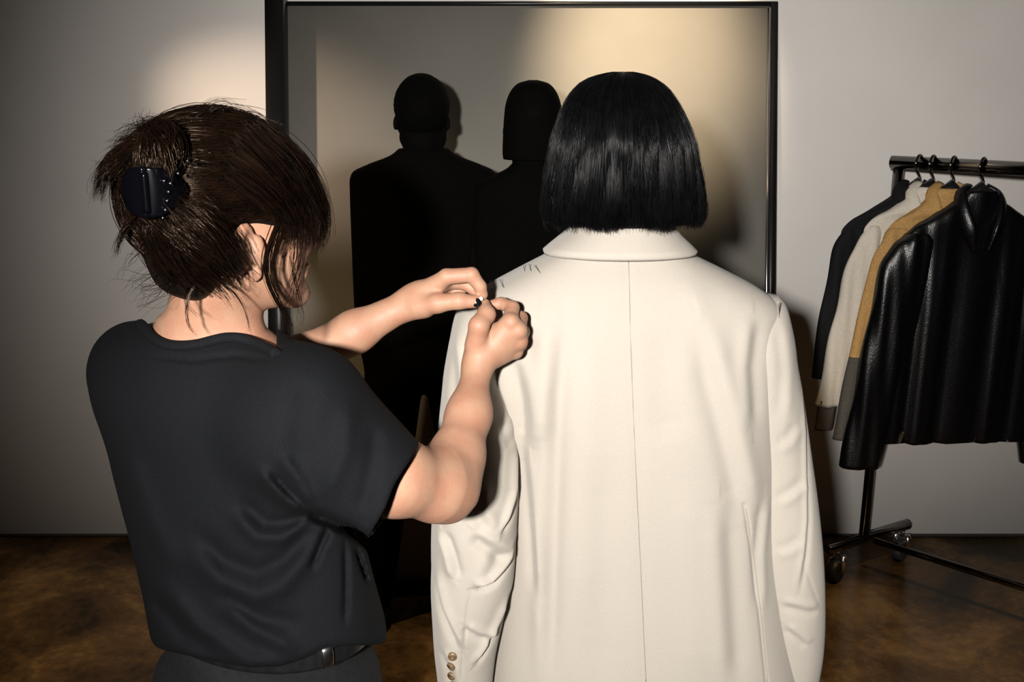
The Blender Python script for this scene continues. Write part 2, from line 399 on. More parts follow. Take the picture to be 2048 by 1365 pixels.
# ================================================================== THE ROOM
WALL_Y = 3.62
g = box_g(G(), (-5, WALL_Y, 0), (5, WALL_Y + 0.12, 3.0)); structure(g.build('wall_back', M['wall'], smooth=False), 'plain pale wall at the far side of the studio', 'wall')
g = box_g(G(), (-5.12, -4, 0), (-5, WALL_Y + 0.12, 3.0)); structure(g.build('wall_left', M['rear'], smooth=False), 'plain side wall left of the view', 'wall')
g = box_g(G(), (5, -4, 0), (5.12, WALL_Y + 0.12, 3.0)); structure(g.build('wall_right', M['rear'], smooth=False), 'plain side wall right of the view', 'wall')
g = box_g(G(), (-5.12, -4.12, 0), (5.12, -4, 3.0)); structure(g.build('wall_front', M['rear'], smooth=False), 'plain wall behind the photographer', 'wall')
g = box_g(G(), (-5.12, -4.12, -0.1), (5.12, WALL_Y + 0.12, 0)); structure(g.build('floor', M['floor'], smooth=False), 'polished brown concrete floor with rusty mottling', 'floor')
g = box_g(G(), (-5.12, -4.12, 3.0), (5.12, WALL_Y + 0.12, 3.1)); structure(g.build('ceiling', M['ceiling'], smooth=False), 'plain ceiling of the studio', 'ceiling')
g = box_g(G(), (-5, WALL_Y - 0.006, 0), (5, WALL_Y, 0.012)); structure(g.build('trim_1', M['base'], smooth=False), 'thin dark strip along the foot of the far wall', 'trim')

# warm ceiling lamps, out of the frame above
def ceiling_lamp(loc, target, energy, color, angle, blend, label, radius=0.03):
    t = empty('ceiling_spotlight', loc); bpy.context.view_layer.update()
    d = Vector(target) - Vector(loc); d.normalize(); d = V(*d)
    c = V(*loc)
    b = G(); tube_g(b, [c - d * 0.13, c - d * 0.10, c + d * 0.015], [0.025, 0.042, 0.045], 20)
    ob = b.build('lamp_body', M['blackmetal']); ob.data.transform(Matrix.Translation(-Vector(loc))); ob.parent = t
    st = G(); tube_g(st, [V(loc[0], loc[1], 3.0) - c - 0.0, -d * 0.09], 0.010, 10); so = st.build('stem', M['blackmetal']); so.parent = t
    s = spot('lamp_light', tuple(c + d * 0.03), target, energy, color, angle, blend, radius)
    s.location = tuple(d * 0.03); s.parent = t
    tag(t, label, 'lamp', None)
    return t
ceiling_lamp((0.46, 2.55, 2.80), (0.47, 3.52, 1.86), 230, (1.0, 0.78, 0.53), 40, 1.0, 'warm ceiling spotlight aimed at the top of the leaning mirror')
ceiling_lamp((-2.6, 2.25, 2.40), (-0.74, 3.62, 1.50), 170, (1.0, 0.74, 0.53), 21, 1.0, 'small warm spotlight aimed at the wall left of the mirror')

ceiling_lamp((-0.95, 2.25, 2.85), (-0.85, 2.72, 0.0), 120, (1.0, 0.67, 0.34), 64, 1.0, 'warm ceiling downlight over the floor left of the tailor')
ceiling_lamp((1.35, 1.75, 2.85), (1.25, 2.55, 0.0), 125, (1.0, 0.67, 0.34), 52, 1.0, 'warm ceiling downlight over the floor before the garment rack')
# ------------------------------------------------------------------ the big leaning mirror
MT, MB_ = V(0.03, 3.585, 2.0), V(0.03, 3.17, 0.0)
updir = (MT - MB_) / np.linalg.norm(MT - MB_); Hm = np.linalg.norm(MT - MB_)
nrm = np.cross(V(1, 0, 0), updir)       # towards the camera
nrm = nrm if nrm[1] < 0 else -nrm
Rm = np.stack([V(1, 0, 0), nrm, updir], 1)
W0, W1 = -0.858, 0.862
mir = empty('leaning_mirror', tuple(MB_)); bpy.context.view_layer.update()
def mbox(name, lo, hi, m):
    g = box_g(G(), lo, hi, Rm, 0); o = g.build(name, m, smooth=False); o.parent = mir; return o
mbox('mirror_panel', (W0 + 0.012, -0.012, 0.03), (W1 - 0.012, 0.006, Hm - 0.01), M['panel'])
mbox('backing_board', (W0 + 0.03, -0.03, 0.05), (W1 - 0.03, -0.012, Hm - 0.03), M['blackmetal'])
mbox('left_stile', (W0, -0.02, 0.0), (W0 + 0.062, 0.075, Hm), M['blackmetal'])
mbox('right_stile', (W1 - 0.010, -0.02, 0.0), (W1 + 0.012, 0.020, Hm), M['blackmetal'])
g = G(); tube_g(g, [Rm @ V(W1 - 0.014, 0.014, 0.04), Rm @ V(W1 - 0.014, 0.014, Hm - 0.02)], 0.0075, 16); o = g.build('chrome_edge', M['chrome']); o.parent = mir
mbox('top_rail', (W0 + 0.062, -0.02, Hm - 0.012), (W1 - 0.010, 0.020, Hm), M['blackmetal'])
mbox('bottom_rail', (W0 + 0.062, -0.02, 0.0), (W1 - 0.010, 0.022, 0.03), M['blackmetal'])
g = G(); tube_g(g, [Rm @ V(W0 + 0.07, 0.022, 0.036), Rm @ V(W1 - 0.02, 0.022, 0.036)], 0.006, 8); o = g.build('bottom_chrome_edge', M['darkchrome']); o.parent = mir
tag(mir, 'large dull mirror panel in a slim dark frame leaning on the far wall', 'mirror')

# ================================================================== THE GARMENT RACK
rail0 = at(1789, 325, 3.32); rail_z = rail0[2]
foot_c = V(at(1727, 1078, 3.32)[0], 3.32, 0)
rdir = V(0.72, -0.69, 0); rdir /= np.linalg.norm(rdir)
post_x = V(foot_c[0], 3.32, 0)
rail0 = V(post_x[0], 3.32, rail_z)
RL = 1.25
rack = empty('garment_rack', (post_x[0], 3.32, 0)); bpy.context.view_layer.update()
ro = V(post_x[0], 3.32, 0)
def rk(name, g, m, par=None):
    o = g.build(name, m)
    if par is None: o.data.transform(Matrix.Translation(Vector(-ro))); o.parent = rack
    else: o.data.transform(Matrix.Translation(Vector(-ro))); o.parent = par
    return o
g = G(); tube_g(g, [rail0 - rdir * 0.026, rail0 - rdir * 0.025, rail0 + rdir * (RL + 0.025), rail0 + rdir * (RL + 0.026)], [0.017, 0.0215, 0.0215, 0.017], 20); rk('rail', g, M['darkchrome'])
for s in (0, RL):
    b = ro + rdir * s
    g = G(); tube_g(g, [b + V(0, 0, 0.13), b + V(0, 0, rail_z - 0.02)], 0.0175, 20); rk('post', g, M['darkchrome'])
    fd = V(0.87, 0.50, 0); fd /= np.linalg.norm(fd)
    g = G(); a0, a1 = b - fd * 0.185 + V(0, 0, 0.135), b + fd * 0.24 + V(0, 0, 0.135)
    tube_g(g, [a0, a0 + fd * 0.004, a1 - fd * 0.004, a1], [0.014, 0.0185, 0.0185, 0.014], 16); rk('foot_bar', g, M['darkchrome'])
    for q in (a0 + fd * 0.055, a1 - fd * 0.03):
        c = V(q[0], q[1], 0.044)
        g = G(); tube_g(g, [q, V(q[0], q[1], 0.10)], 0.008, 10)
        for e in (-1, 1):
            tube_g(g, [V(q[0], q[1], 0.105) + rdir * 0.020 * e, V(q[0], q[1], 0.085) + rdir * 0.024 * e, c + rdir * 0.024 * e], [0.012, 0.014, 0.010], 10)
        ca = rk('caster', g, M['steel'])
        g = G(); tube_g(g, [c - rdir * 0.018, c - rdir * 0.015, c + rdir * 0.015, c + rdir * 0.018], [0.034, 0.044, 0.044, 0.034], 24); rk('wheel', g, M['rubber'], ca)
g = G(); tube_g(g, [ro + rdir * 0.04 + V(0, 0, 0.14), ro + rdir * (RL - 0.02) + V(0, 0, 0.14)], 0.0125, 16); rk('bottom_bar', g, M['darkchrome'])
tag(rack, 'dark chrome rolling garment rack on casters right of the mirror', 'rack')

def rail_at(px):
    best = min(np.linspace(-0.01, RL, 600), key=lambda s: abs(proj((rail0 + rdir * s)[None])[0][0] - px))
    return rail0 + rdir * best
def hanging(px, yaw, labels, body_m, low_m=None, W=0.215, drop=0.095, hem=0.60, slv=0.50, flare=1.0, slope=0.085, seed=0, th=0.030, ripple=0.006, cuff=None, spread=0.05, fold_n=5, collar=True, sw=0.058):
    """a jacket on a hanger: returns nothing; makes two top-level things"""
    r = np.random.default_rng(seed)
    P = rail_at(px); top = V(P[0], P[1], rail_z)
    c, s = math.cos(yaw), math.sin(yaw); R = np.array([[c, -s, 0], [s, c, 0], [0, 0, 1]])
    T = lambda v: np.asarray(v) @ R.T
    hg = empty('clothes_hanger', tuple(top))
    # hook over the rail, then neck, then shoulders
    a = np.linspace(math.radians(200), math.radians(-70), 18)
    hook = np.stack([np.zeros(18), 0.0265 * np.cos(a), 0.0265 * np.sin(a)], 1)
    swv = rail_dir_local = R.T @ rdir
    # the hook's ring lies across the rail
    across = np.cross(V(0, 0, 1), rdir); across /= np.linalg.norm(across)
    if across[1] > 0: across = -across
    hk = np.stack([across * 0.0268 * math.cos(t) * 1 + V(0, 0, 0.0268 * math.sin(t)) for t in a])
    hk = np.concatenate([hk, [V(0.006, 0, -0.045), V(0.004, 0, -0.062), V(0, 0, -0.085)]])
    hk = smooth_path(hk, 40)
    g = G(); tube_g(g, hk, 0.0042, 8); o = g.build('hook', M['darkchrome']); o.parent = hg
    sh = [V(x, 0, -drop + 0.030 - 1.32 * slope * abs(x / W)**0.85) for x in np.linspace(-W * 0.80, W * 0.80, 25)]
    g = G(); tube_g(g, T(sh), [0.007 + 0.013 * (1 - abs(k)) ** 1.3 for k in np.linspace(-1, 1, 25)], 12); o = g.build('hanger_arm', M['hangerwood']); o.parent = hg
    bpy.context.view_layer.update()
    tag(hg, labels[0], 'hanger', 'hangers on the rolling rack')
    jk = empty('hanging_jacket', tuple(top)); bpy.context.view_layer.update()
    # body
    ph = r.uniform(0, 6.28, 6); fr = r.uniform(9, 26, 6) * fold_n / 5
    def dsp(Pv, N):
        x = Pv[..., 0]; z = -Pv[..., 2]; t = np.clip((z - drop - slope) / 0.25, 0, 1)
        k = sum(np.sin(x * fr[i] + ph[i] + 1.5 * z + np.sign(N[..., 1]) * i) * (0.7 ** i) for i in range(6))
        return ripple * k * (0.25 + 0.75 * t)
    z0 = -drop
    rows = [(0, 0, z0 + 0.022, 0.052, 0.034, 0), (0, 0, z0 + 0.004, 0.062, 0.034, 0), (0, 0, z0 - slope * 0.45, W * 0.60, 0.036, 0), (0, 0, z0 - slope * 0.80, W * 0.90, th, 0), (0, 0, z0 - slope - 0.012, W * 1.0, th, 0), (0, 0, z0 - slope - 0.07, W * 0.99, th * 1.05, 0), (0, 0, z0 - 0.30, W * 0.97 * flare, th * 1.15, 0), (0, 0, -hem + 0.05, W * 1.0 * flare, th * 1.2, 0), (0, 0, -hem, W * 1.01 * flare, th * 1.1, 0)]
    v, f3, f4 = loft(rows, 120, 90, 3.0, dsp, hollow=0.86)
    G_ = G().add2(T(v), f3, f4); o = G_.build('body', body_m); o.parent = jk
    for e in (-1, 1):
        x0 = e * (W - 0.035); zs = z0 - slope - 0.004
        ex = lambda t: x0 + e * (0.015 + spread * t)
        rws = [(x0 - e * 0.012, 0, zs + 0.008, 0.030, th * 0.8, 0), (x0, -0.002, zs - 0.015, sw * 0.78, th * 1.1, 0), (ex(0.12), -0.003, zs - 0.10, sw * 0.98, th * 1.15, 0), (ex(0.5), -0.006, zs - slv * 0.5, sw, th * 1.15, 0), (ex(0.8), -0.006, zs - slv * 0.8, sw * 0.92, th * 1.15, 0), (ex(1), -0.006, zs - slv, sw * 0.86, th * 1.1, 0)]
        ph2 = r.uniform(0, 6.28, 4)
        def d2(Pv, N):
            z = Pv[..., 2]; x = Pv[..., 0]
            return ripple * 0.75 * (np.sin(z * 13 + x * 60 + ph2[0]) * 0.3 + np.sin(z * 7 - x * 95 + ph2[1]) * 0.5 + np.sin(x * 140 + z * 5 + ph2[2]) * 0.45)
        v, f3, f4 = loft(rws, 48, 60, 2.3, d2, hollow=0.84)
        so = G().add2(T(v), f3, f4).build('sleeve', body_m if low_m is None else body_m); so.parent = jk
        if cuff:
            cm, cl = cuff
            zc = zs - slv
            rw2 = [(ex(1), -0.008, zc + 0.02, sw * 0.62, th * 0.80, 0), (ex(1.03), -0.008, zc - cl * 0.5, sw * 0.60, th * 0.8, 0), (ex(1.06), -0.008, zc - cl, sw * 0.58, th * 0.8, 0)]
            v, f3, f4 = loft(rw2, 40, 16, 2.3, None, hollow=0.84); co = G().add2(T(v), f3, f4).build('cuff', cm); co.parent = jk
        if low_m is not None:
            zc = zs - slv * 0.60
            rw2 = [(ex(0.60), -0.0132, zc + 0.004, sw * 1.04, th * 1.36, 0), (ex(0.8), -0.012, zs - slv * 0.8, sw * 1.0, th * 1.32, 0), (ex(1), -0.008, zs - slv - 0.002, sw * 0.92, th * 1.2, 0)]
            v, f3, f4 = loft(rw2, 48, 30, 2.3, d2, hollow=0.84); co = G().add2(T(v), f3, f4).build('lower_sleeve', low_m); co.parent = jk
    if collar:
        for e in (-1, 1):
            # folded collar wings and lapels lie on the front (towards the camera)
            pts = [V(e * 0.030, 0.020, z0 + 0.036), V(e * 0.062, 0.0, z0 + 0.012), V(e * 0.066, -0.026, z0 - 0.030), V(e * 0.050, -0.045, z0 - 0.09), V(e * 0.022, -0.048, z0 - 0.17)]
            pa = smooth_path(pts, 20)
            g = G(); tube_g(g, T(pa), np.interp(np.linspace(0, 1, 20), [0, .3, .7, 1], [0.016, 0.022, 0.026, 0.006]), 12, flat=0.45); co = g.build('collar', body_m); co.parent = jk
    tag(jk, labels[1], 'jacket', 'jackets on the rolling rack')
    return jk

hanging(1838, 0.10, ('black clothes hanger nearest the left end of the rack rail', 'plain black jacket hanging hindmost at the left end of the rack'), M['jacketblack'], W=0.245, slv=0.50, seed=1, hem=0.66, sw=0.045, spread=0.05, th=0.017, slope=0.115)
hanging(1866, 0.10, ('black clothes hanger holding the off-white jacket', 'off-white jacket with darker cuffs hanging between the plain black and camel jackets'), M['jacketcream'], W=0.212, slv=0.60, seed=2, hem=0.66, sw=0.050, spread=0.10, th=0.017, cuff=(M['jacketgrey'], 0.085), slope=0.105)
hanging(1907, 0.10, ('black clothes hanger holding the camel jacket', 'camel jacket with grey lower sleeves hanging behind the velvet jacket'), M['jackettan'], low_m=M['jacketgrey'], W=0.200, slv=0.70, seed=3, hem=0.70, sw=0.052, spread=0.10, th=0.017, slope=0.105)
hanging(1966, 0.06, ('black clothes hanger holding the black velvet jacket', 'shiny black velvet jacket hanging foremost on the rack'), M['velvet'], W=0.225, slv=0.77, seed=11, hem=0.90, flare=1.22, ripple=0.0062, fold_n=26, sw=0.080, spread=0.105, th=0.034, slope=0.115)

# ================================================================== HEADS
def head_sdf(q, nose=1.0):
    """local: x right, y forward, z up; origin mid-head"""
    qs = q.copy(); ax = np.abs(q[:, 0])
    m = np.stack([ax, q[:, 1], q[:, 2]], 1)
    d = ell(q, (0, -0.012, 0.030), (0.074, 0.096, 0.084))
    d = smin(d, ell(q, (0, 0.030, -0.030), (0.060, 0.062, 0.084)), 0.03)
    d = smin(d, rc(m, V(0.050, 0.0, -0.062), V(0.010, 0.078, -0.100), 0.018, 0.015), 0.03)
    d = smin(d, ell(m, (0.038, 0.058, -0.028), (0.024, 0.026, 0.024)), 0.02)
    d = smin(d, rc(m, V(0.0, 0.086, 0.028), V(0.035, 0.078, 0.026), 0.010, 0.009), 0.02)
    d = smax(d, -ell(m, (0.031, 0.103, 0.004), (0.019, 0.018, 0.012)), 0.012)
    if nose:
        d = smin(d, rc(q, V(0, 0.090, 0.008), V(0, 0.109, -0.034), 0.007, 0.0105), 0.012)
        d = smin(d, ell(m, (0.010, 0.096, -0.036), (0.008, 0.010, 0.007)), 0.006)
    d = smin(d, ell(q, (0, 0.090, -0.062), (0.022, 0.011, 0.0055)), 0.006)
    d = smin(d, ell(q, (0, 0.089, -0.073), (0.019, 0.012, 0.0065)), 0.006)
    d = smin(d, ell(q, (0, 0.084, -0.098), (0.018, 0.016, 0.014)), 0.015)
    return d
def ear_sdf(q):
    m = np.stack([np.abs(q[:, 0]), q[:, 1], q[:, 2]], 1)
    a, b = math.radians(28), math.radians(-14)
    Rz = np.array([[math.cos(a), -math.sin(a), 0], [math.sin(a), math.cos(a), 0], [0, 0, 1]])
    Rx = np.array([[1, 0, 0], [0, math.cos(b), -math.sin(b)], [0, math.sin(b), math.cos(b)]])
    R = Rz @ Rx
    c = V(0.080, -0.022, -0.030)
    d = ell(m, c, (0.0085, 0.0185, 0.031), R)
    d = smax(d, -ell(m, c + R @ V(0.008, 0.004, 0.002), (0.0075, 0.0115, 0.020), R), 0.004)
    d = smin(d, ell(m, V(0.073, 0.0, -0.035), (0.008, 0.009, 0.020)), 0.008)
    d = smin(d, ell(m, V(0.074, -0.004, -0.060), (0.006, 0.009, 0.010)), 0.006)
    return d
def rot_head(yaw, pitch=0.0, roll=0.0):
    """columns: right, forward, up. yaw to the right of +Y, pitch down positive"""
    f = V(math.sin(yaw) * math.cos(pitch), math.cos(yaw) * math.cos(pitch), -math.sin(pitch))
    r = V(math.cos(yaw), -math.sin(yaw), 0); u = np.cross(r, f)
    r2 = r * math.cos(roll) + u * math.sin(roll); u2 = np.cross(r2, f)
    return np.stack([r2, f, u2], 1)
def eyes(parent, C, R):
    for e in (-1, 1):
        g = sphere_g(G(), C + R @ V(0.031 * e, 0.0745, 0.003), 0.0115, 10); put(g, 'eye', M['eye'], parent)
def put(g, name, m, parent, smooth=True):
    o = g.build(name, m, smooth=smooth)
    o.data.transform(Matrix.Translation(-Vector(parent.location))); o.parent = parent
    return o
def person_mesh(pieces, name, m, base):
    g = G()
    for v, f in pieces: g.add(v, f)
    o = g.build(name, m); o.data.transform(Matrix.Translation(-Vector(base))); o.location = base
    return o
def shoe(p, x, y, yaw, L=0.25):
    f = V(math.sin(yaw), math.cos(yaw), 0)
    c = V(x, y, 0.035)
    d = smin(rc(p, c - f * 0.06, c + f * 0.13, 0.036, 0.032), rc(p, c - f * 0.05, c - f * 0.05 + V(0, 0, 0.07), 0.036, 0.038), 0.03)
    return np.maximum(d, -p[:, 2] + 0.001)

# ================================================================== TWO FIGURES COLOURED BLACK TO STAND IN FOR THE MIRROR'S SILHOUETTES
def dark_figure(kind, name_label, hx, Y, top_py, hw_px, sh_py, hem_py, legs):
    C = at(hx, (top_py + 86), Y)
    R = rot_head(0.0); HS = 1.0
    s = lambda px: px / F_PX * (Y / 1.02)
    neckb = V(C[0], Y + 0.01, at(hx, sh_py - 30, Y)[2])
    def body(p):
        d = head_sdf((p - C) @ R / HS) * HS; d = smin(d, ear_sdf(((p - C) @ R) / HS * V(1.10, 1, 1.25) - V(0, 0, 0.012)) * HS, 0.004)
        d = smin(d, rc(p, C + V(0, -0.02, -0.06), neckb, 0.054, 0.058), 0.02)
        d = smin(d, ell(p, neckb - V(0, 0, 0.10), (0.13, 0.08, 0.09)), 0.03)
        for e in (-1, 1):
            h0 = V(C[0] + e * 0.17, Y + 0.02, 0.78)
            d = smin(d, chain(p, [neckb - V(-e * 0.12, 0, 0.10), V(C[0] + e * 0.155, Y, 1.15), h0], [0.045, 0.036, 0.026], 0.02), 0.03)
            d = np.minimum(d, smin(rc(p, h0, h0 + V(0, 0.01, -0.07), 0.026, 0.030), rc(p, h0 + V(0, 0.01, -0.08), h0 + V(0, 0.03, -0.16), 0.022, 0.010), 0.01))
        return d
    v, f = surf(body, (C[0] - 0.30, Y - 0.16, 0.60), (C[0] + 0.30, Y + 0.17, C[2] + 0.13), 0.006)
    base = (C[0], Y, 0)
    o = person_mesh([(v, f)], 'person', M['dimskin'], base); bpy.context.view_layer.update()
    z = lambda py: at(hx, py, Y)[2]
    a = s(hw_px)
    # jacket
    rows = [(C[0], Y, z(sh_py - 47), s(hw_px * 0.33), 0.062, 0), (C[0], Y, z(sh_py - 36), s(hw_px * 0.42), 0.07, 0), (C[0], Y, z(sh_py - 14), a * 0.78, 0.075, 0), (C[0], Y, z(sh_py), a * 0.955, 0.078, 0), (C[0], Y, z(sh_py + 18), a * 0.995, 0.08, 0), (C[0], Y, z(sh_py + 120), a, 0.085, 0), (C[0], Y, z(sh_py + 300), a * 0.99, 0.085, 0), (C[0], Y, z(hem_py - 40), a * 0.90, 0.085, 0), (C[0], Y, z(hem_py), a * 0.88, 0.085, 0)]
    def jd(Pv, N): return 0.003 * np.sin(Pv[..., 0] * 45 + Pv[..., 2] * 9) * np.clip((C[2] - 0.4 - Pv[..., 2]) * 3, 0, 1)
    if kind == 'man':
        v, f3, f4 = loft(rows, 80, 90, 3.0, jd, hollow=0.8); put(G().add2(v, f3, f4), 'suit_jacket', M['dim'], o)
        # trousers: two legs standing apart
        hz = z(hem_py)
        def tr(p):
            d = None
            for (xt, xb, e) in legs:
                k = rc(p, V(xt, Y, hz + 0.02), V(xb, Y, 0.10), 0.092, 0.072)
                d = k if d is None else np.minimum(d, k)
            d = smin(d, ell(p, V(C[0], Y, hz + 0.09), (0.17, 0.11, 0.11)), 0.03)
            return np.maximum(d, 0.03 - p[:, 2])
        v, f = surf(tr, (C[0] - 0.36, Y - 0.18, 0.0), (C[0] + 0.36, Y + 0.18, hz + 0.24), 0.008); put(G().add(v, f), 'trousers', M['dim'], o)
        for (xt, xb, e) in legs:
            v, f = surf(lambda p: shoe(p, xb, Y - 0.02, e * 0.15), (xb - 0.09, Y - 0.16, -0.01), (xb + 0.09, Y + 0.22, 0.17), 0.006); put(G().add(v, f), 'shoe', M['dim'], o)
        # short hair
        def hr(p):
            q = (p - C) @ R / HS
            d = ell(q, (0, -0.016, 0.032), (0.081, 0.102, 0.092)) + 0.0012 * np.sin(q[:, 0] * 500) * np.sin(q[:, 2] * 420)
            cutl = q[:, 1] * 0.9 - q[:, 2] - 0.045
            return smax(d, np.maximum(-q[:, 2] - 0.055 + 0.0 * q[:, 1], cutl), 0.006)
        v, f = surf(hr, C - 0.14, C + 0.14, 0.005); put(G().add(v, f), 'hair', M['dimhair'], o)
    else:
        rows[-1] = (C[0], Y, 0.42, a * 0.95, 0.08, 0); rows[-2] = (C[0], Y, 0.80, a * 0.95, 0.08, 0)
        v, f3, f4 = loft(rows, 80, 100, 2.8, jd, hollow=0.8); put(G().add2(v, f3, f4), 'long_coat', M['dim'], o)
        for e in (-1, 1):
            xb = C[0] + e * 0.085
            def lg(p): return np.maximum(rc(p, V(C[0] + e * 0.08, Y, 0.55), V(xb, Y, 0.10), 0.07, 0.05), 0.03 - p[:, 2])
            v, f = surf(lg, (xb - 0.12, Y - 0.12, 0.0), (xb + 0.12, Y + 0.12, 0.64), 0.008); put(G().add(v, f), 'trouser_leg', M['dim'], o)
            v, f = surf(lambda p: shoe(p, xb, Y - 0.03, e * 0.1), (xb - 0.09, Y - 0.17, -0.01), (xb + 0.09, Y + 0.22, 0.17), 0.006); put(G().add(v, f), 'shoe', M['dim'], o)
        hrows = [(C[0], Y - 0.015, C[2] + 0.118, 0.012, 0.012, 0), (C[0], Y - 0.015, C[2] + 0.110, 0.040, 0.045, 0), (C[0], Y - 0.015, C[2] + 0.085, 0.064, 0.078, 0), (C[0], Y - 0.015, C[2] + 0.045, 0.077, 0.092, 0), (C[0], Y - 0.018, C[2] - 0.02, 0.082, 0.088, 0), (C[0], Y - 0.02, C[2] - 0.075, 0.084, 0.084, 0), (C[0], Y - 0.02, C[2] - 0.092, 0.082, 0.080, 0)]
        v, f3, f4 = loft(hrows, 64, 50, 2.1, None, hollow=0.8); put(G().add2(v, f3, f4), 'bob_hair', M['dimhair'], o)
    tag(o, name_label, 'person')
    return o
XM = at(845, 600, 2.985)[0]
dark_figure('man', 'short-haired figure in a suit, coloured black as a silhouette before the mirror', 845, 2.985, 148, 150, 345, 770, [(XM - 0.095, XM - 0.190, -1), (XM + 0.095, XM + 0.190, 1)])
dark_figure('woman', 'bob-haired figure coloured black as a silhouette, partly hidden behind the cream blazer', 1066, 2.80, 163, 120, 372, 900, [])

# ================================================================== THE MODEL IN THE CREAM BLAZER
MY = 1.57
HC = at(1247, 318, MY + 0.01); HR = rot_head(0.0)
mb = (at(1280, 700, MY)[0], MY, 0)
def model_body(p):
    q = (p - HC) @ HR
    d = head_sdf(q); d = smin(d, ear_sdf(q), 0.004)
    nb = at(1245, 505, MY + 0.0)
    d = smin(d, rc(p, HC + V(0, -0.02, -0.06), nb, 0.054, 0.060), 0.02)
    d = smin(d, ell(p, nb - V(-0.01, 0, 0.14), (0.14, 0.075, 0.13)), 0.03)
    return d
pieces = [surf(model_body, (HC[0] - 0.2, MY - 0.15, HC[2] - 0.42), (HC[0] + 0.2, MY + 0.16, HC[2] + 0.14), 0.005)]
hands_at = [(at(938, 1390, 1.53), -1), (at(1592, 1385, 1.60), 1)]
def mhand(p):
    d = None
    for h, e in hands_at:
        k = rc(p, h + V(0, 0, 0.16), h - V(0, 0, 0.02), 0.028, 0.026)
        k = smin(k, ell(p, h - V(0, -0.01, 0.06), (0.018, 0.036, 0.045)), 0.02)
        for i, (dy, l) in enumerate([(-0.030, 0.060), (-0.010, 0.075), (0.010, 0.080), (0.030, 0.072)]):
            a = h + V(0, dy + 0.01, -0.09); b = a + V(-e * 0.006, 0.004, -l * 0.5); c = b + V(-e * 0.014, 0.010, -l * 0.5)
            k = smin(k, chain(p, [a, b, c], [0.0095, 0.009, 0.007]), 0.004)
        a = h + V(-e * 0.006, 0.035, -0.03); k = smin(k, chain(p, [a, a + V(-e * 0.008, 0.022, -0.035), a + V(-e * 0.014, 0.026, -0.065)], [0.013, 0.011, 0.008]), 0.006)
        d = k if d is None else np.minimum(d, k)
    return d
for h, e in hands_at: pieces.append(surf(mhand, h - V(0.07, 0.08, 0.24), h + V(0.07, 0.10, 0.20), 0.004))
def mleg(p):
    d = None
    for e in (-1, 1):
        x = mb[0] + e * 0.10
        k = chain(p, [V(x, MY, 0.86), V(x, MY, 0.48), V(x + e * 0.01, MY - 0.01, 0.10), V(x + e * 0.01, MY + 0.12, 0.045)], [0.075, 0.052, 0.036, 0.025], 0.02)
        d = k if d is None else smin(d, k, 0.02)
    d = smin(d, ell(p, (mb[0], MY, 0.90), (0.16, 0.10, 0.14)), 0.05); return d
pieces.append(surf(mleg, (mb[0] - 0.3, MY - 0.16, 0.0), (mb[0] + 0.3, MY + 0.2, 1.1), 0.009))
model = person_mesh(pieces, 'person', M['skin2'], mb); bpy.context.view_layer.update()
tag(model, 'person with black bob seen from behind, wearing the long cream blazer', 'person')
eyes(model, HC, HR)
def mtr(p): return np.maximum(mleg(p) - 0.022, 0.06 - p[:, 2])
v, f = surf(mtr, (mb[0] - 0.3, MY - 0.2, 0.02), (mb[0] + 0.3, MY + 0.22, 1.16), 0.010); put(G().add(v, f), 'trousers', M['jeans'], model)
for e in (-1, 1):
    xb = mb[0] + e * 0.11
    v, f = surf(lambda p: shoe(p, xb, MY, e * 0.1) - 0.008, (xb - 0.09, MY - 0.14, -0.01), (xb + 0.09, MY + 0.24, 0.18), 0.006); put(G().add(v, f), 'shoe', M['leather'], model)

# --- blazer
def row(py, xl, xr, yb, yf):
    Yc = (yb + yf) / 2; a = at(xl, py, Yc); b = at(xr, py, Yc)
    return ((a[0] + b[0]) / 2, Yc, a[2], (b[0] - a[0]) / 2, (yf - yb) / 2, 0)
body_rows = [row(476, 1165, 1325, 1.515, 1.625), row(492, 1128, 1352, 1.505, 1.635), row(514, 1085, 1395, 1.495, 1.645), row(547, 1022, 1462, 1.478, 1.665), row(577, 968, 1518, 1.467, 1.675), row(601, 934, 1548, 1.460, 1.68), row(625, 915, 1558, 1.454, 1.69), row(680, 918, 1554, 1.447, 1.70),
             row(760, 950, 1548, 1.440, 1.71), row(860, 1000, 1545, 1.438, 1.715), row(960, 1012, 1546, 1.440, 1.715), row(1080, 1008, 1550, 1.442, 1.715), row(1200, 994, 1564, 1.440, 1.72), row(1365, 975, 1594, 1.432, 1.73), row(1470, 962, 1612, 1.430, 1.735)]
def pxl(pts, Y=1.46): return [(at(x, y, Y)[0], at(x, y, Y)[2]) for x, y in pts]
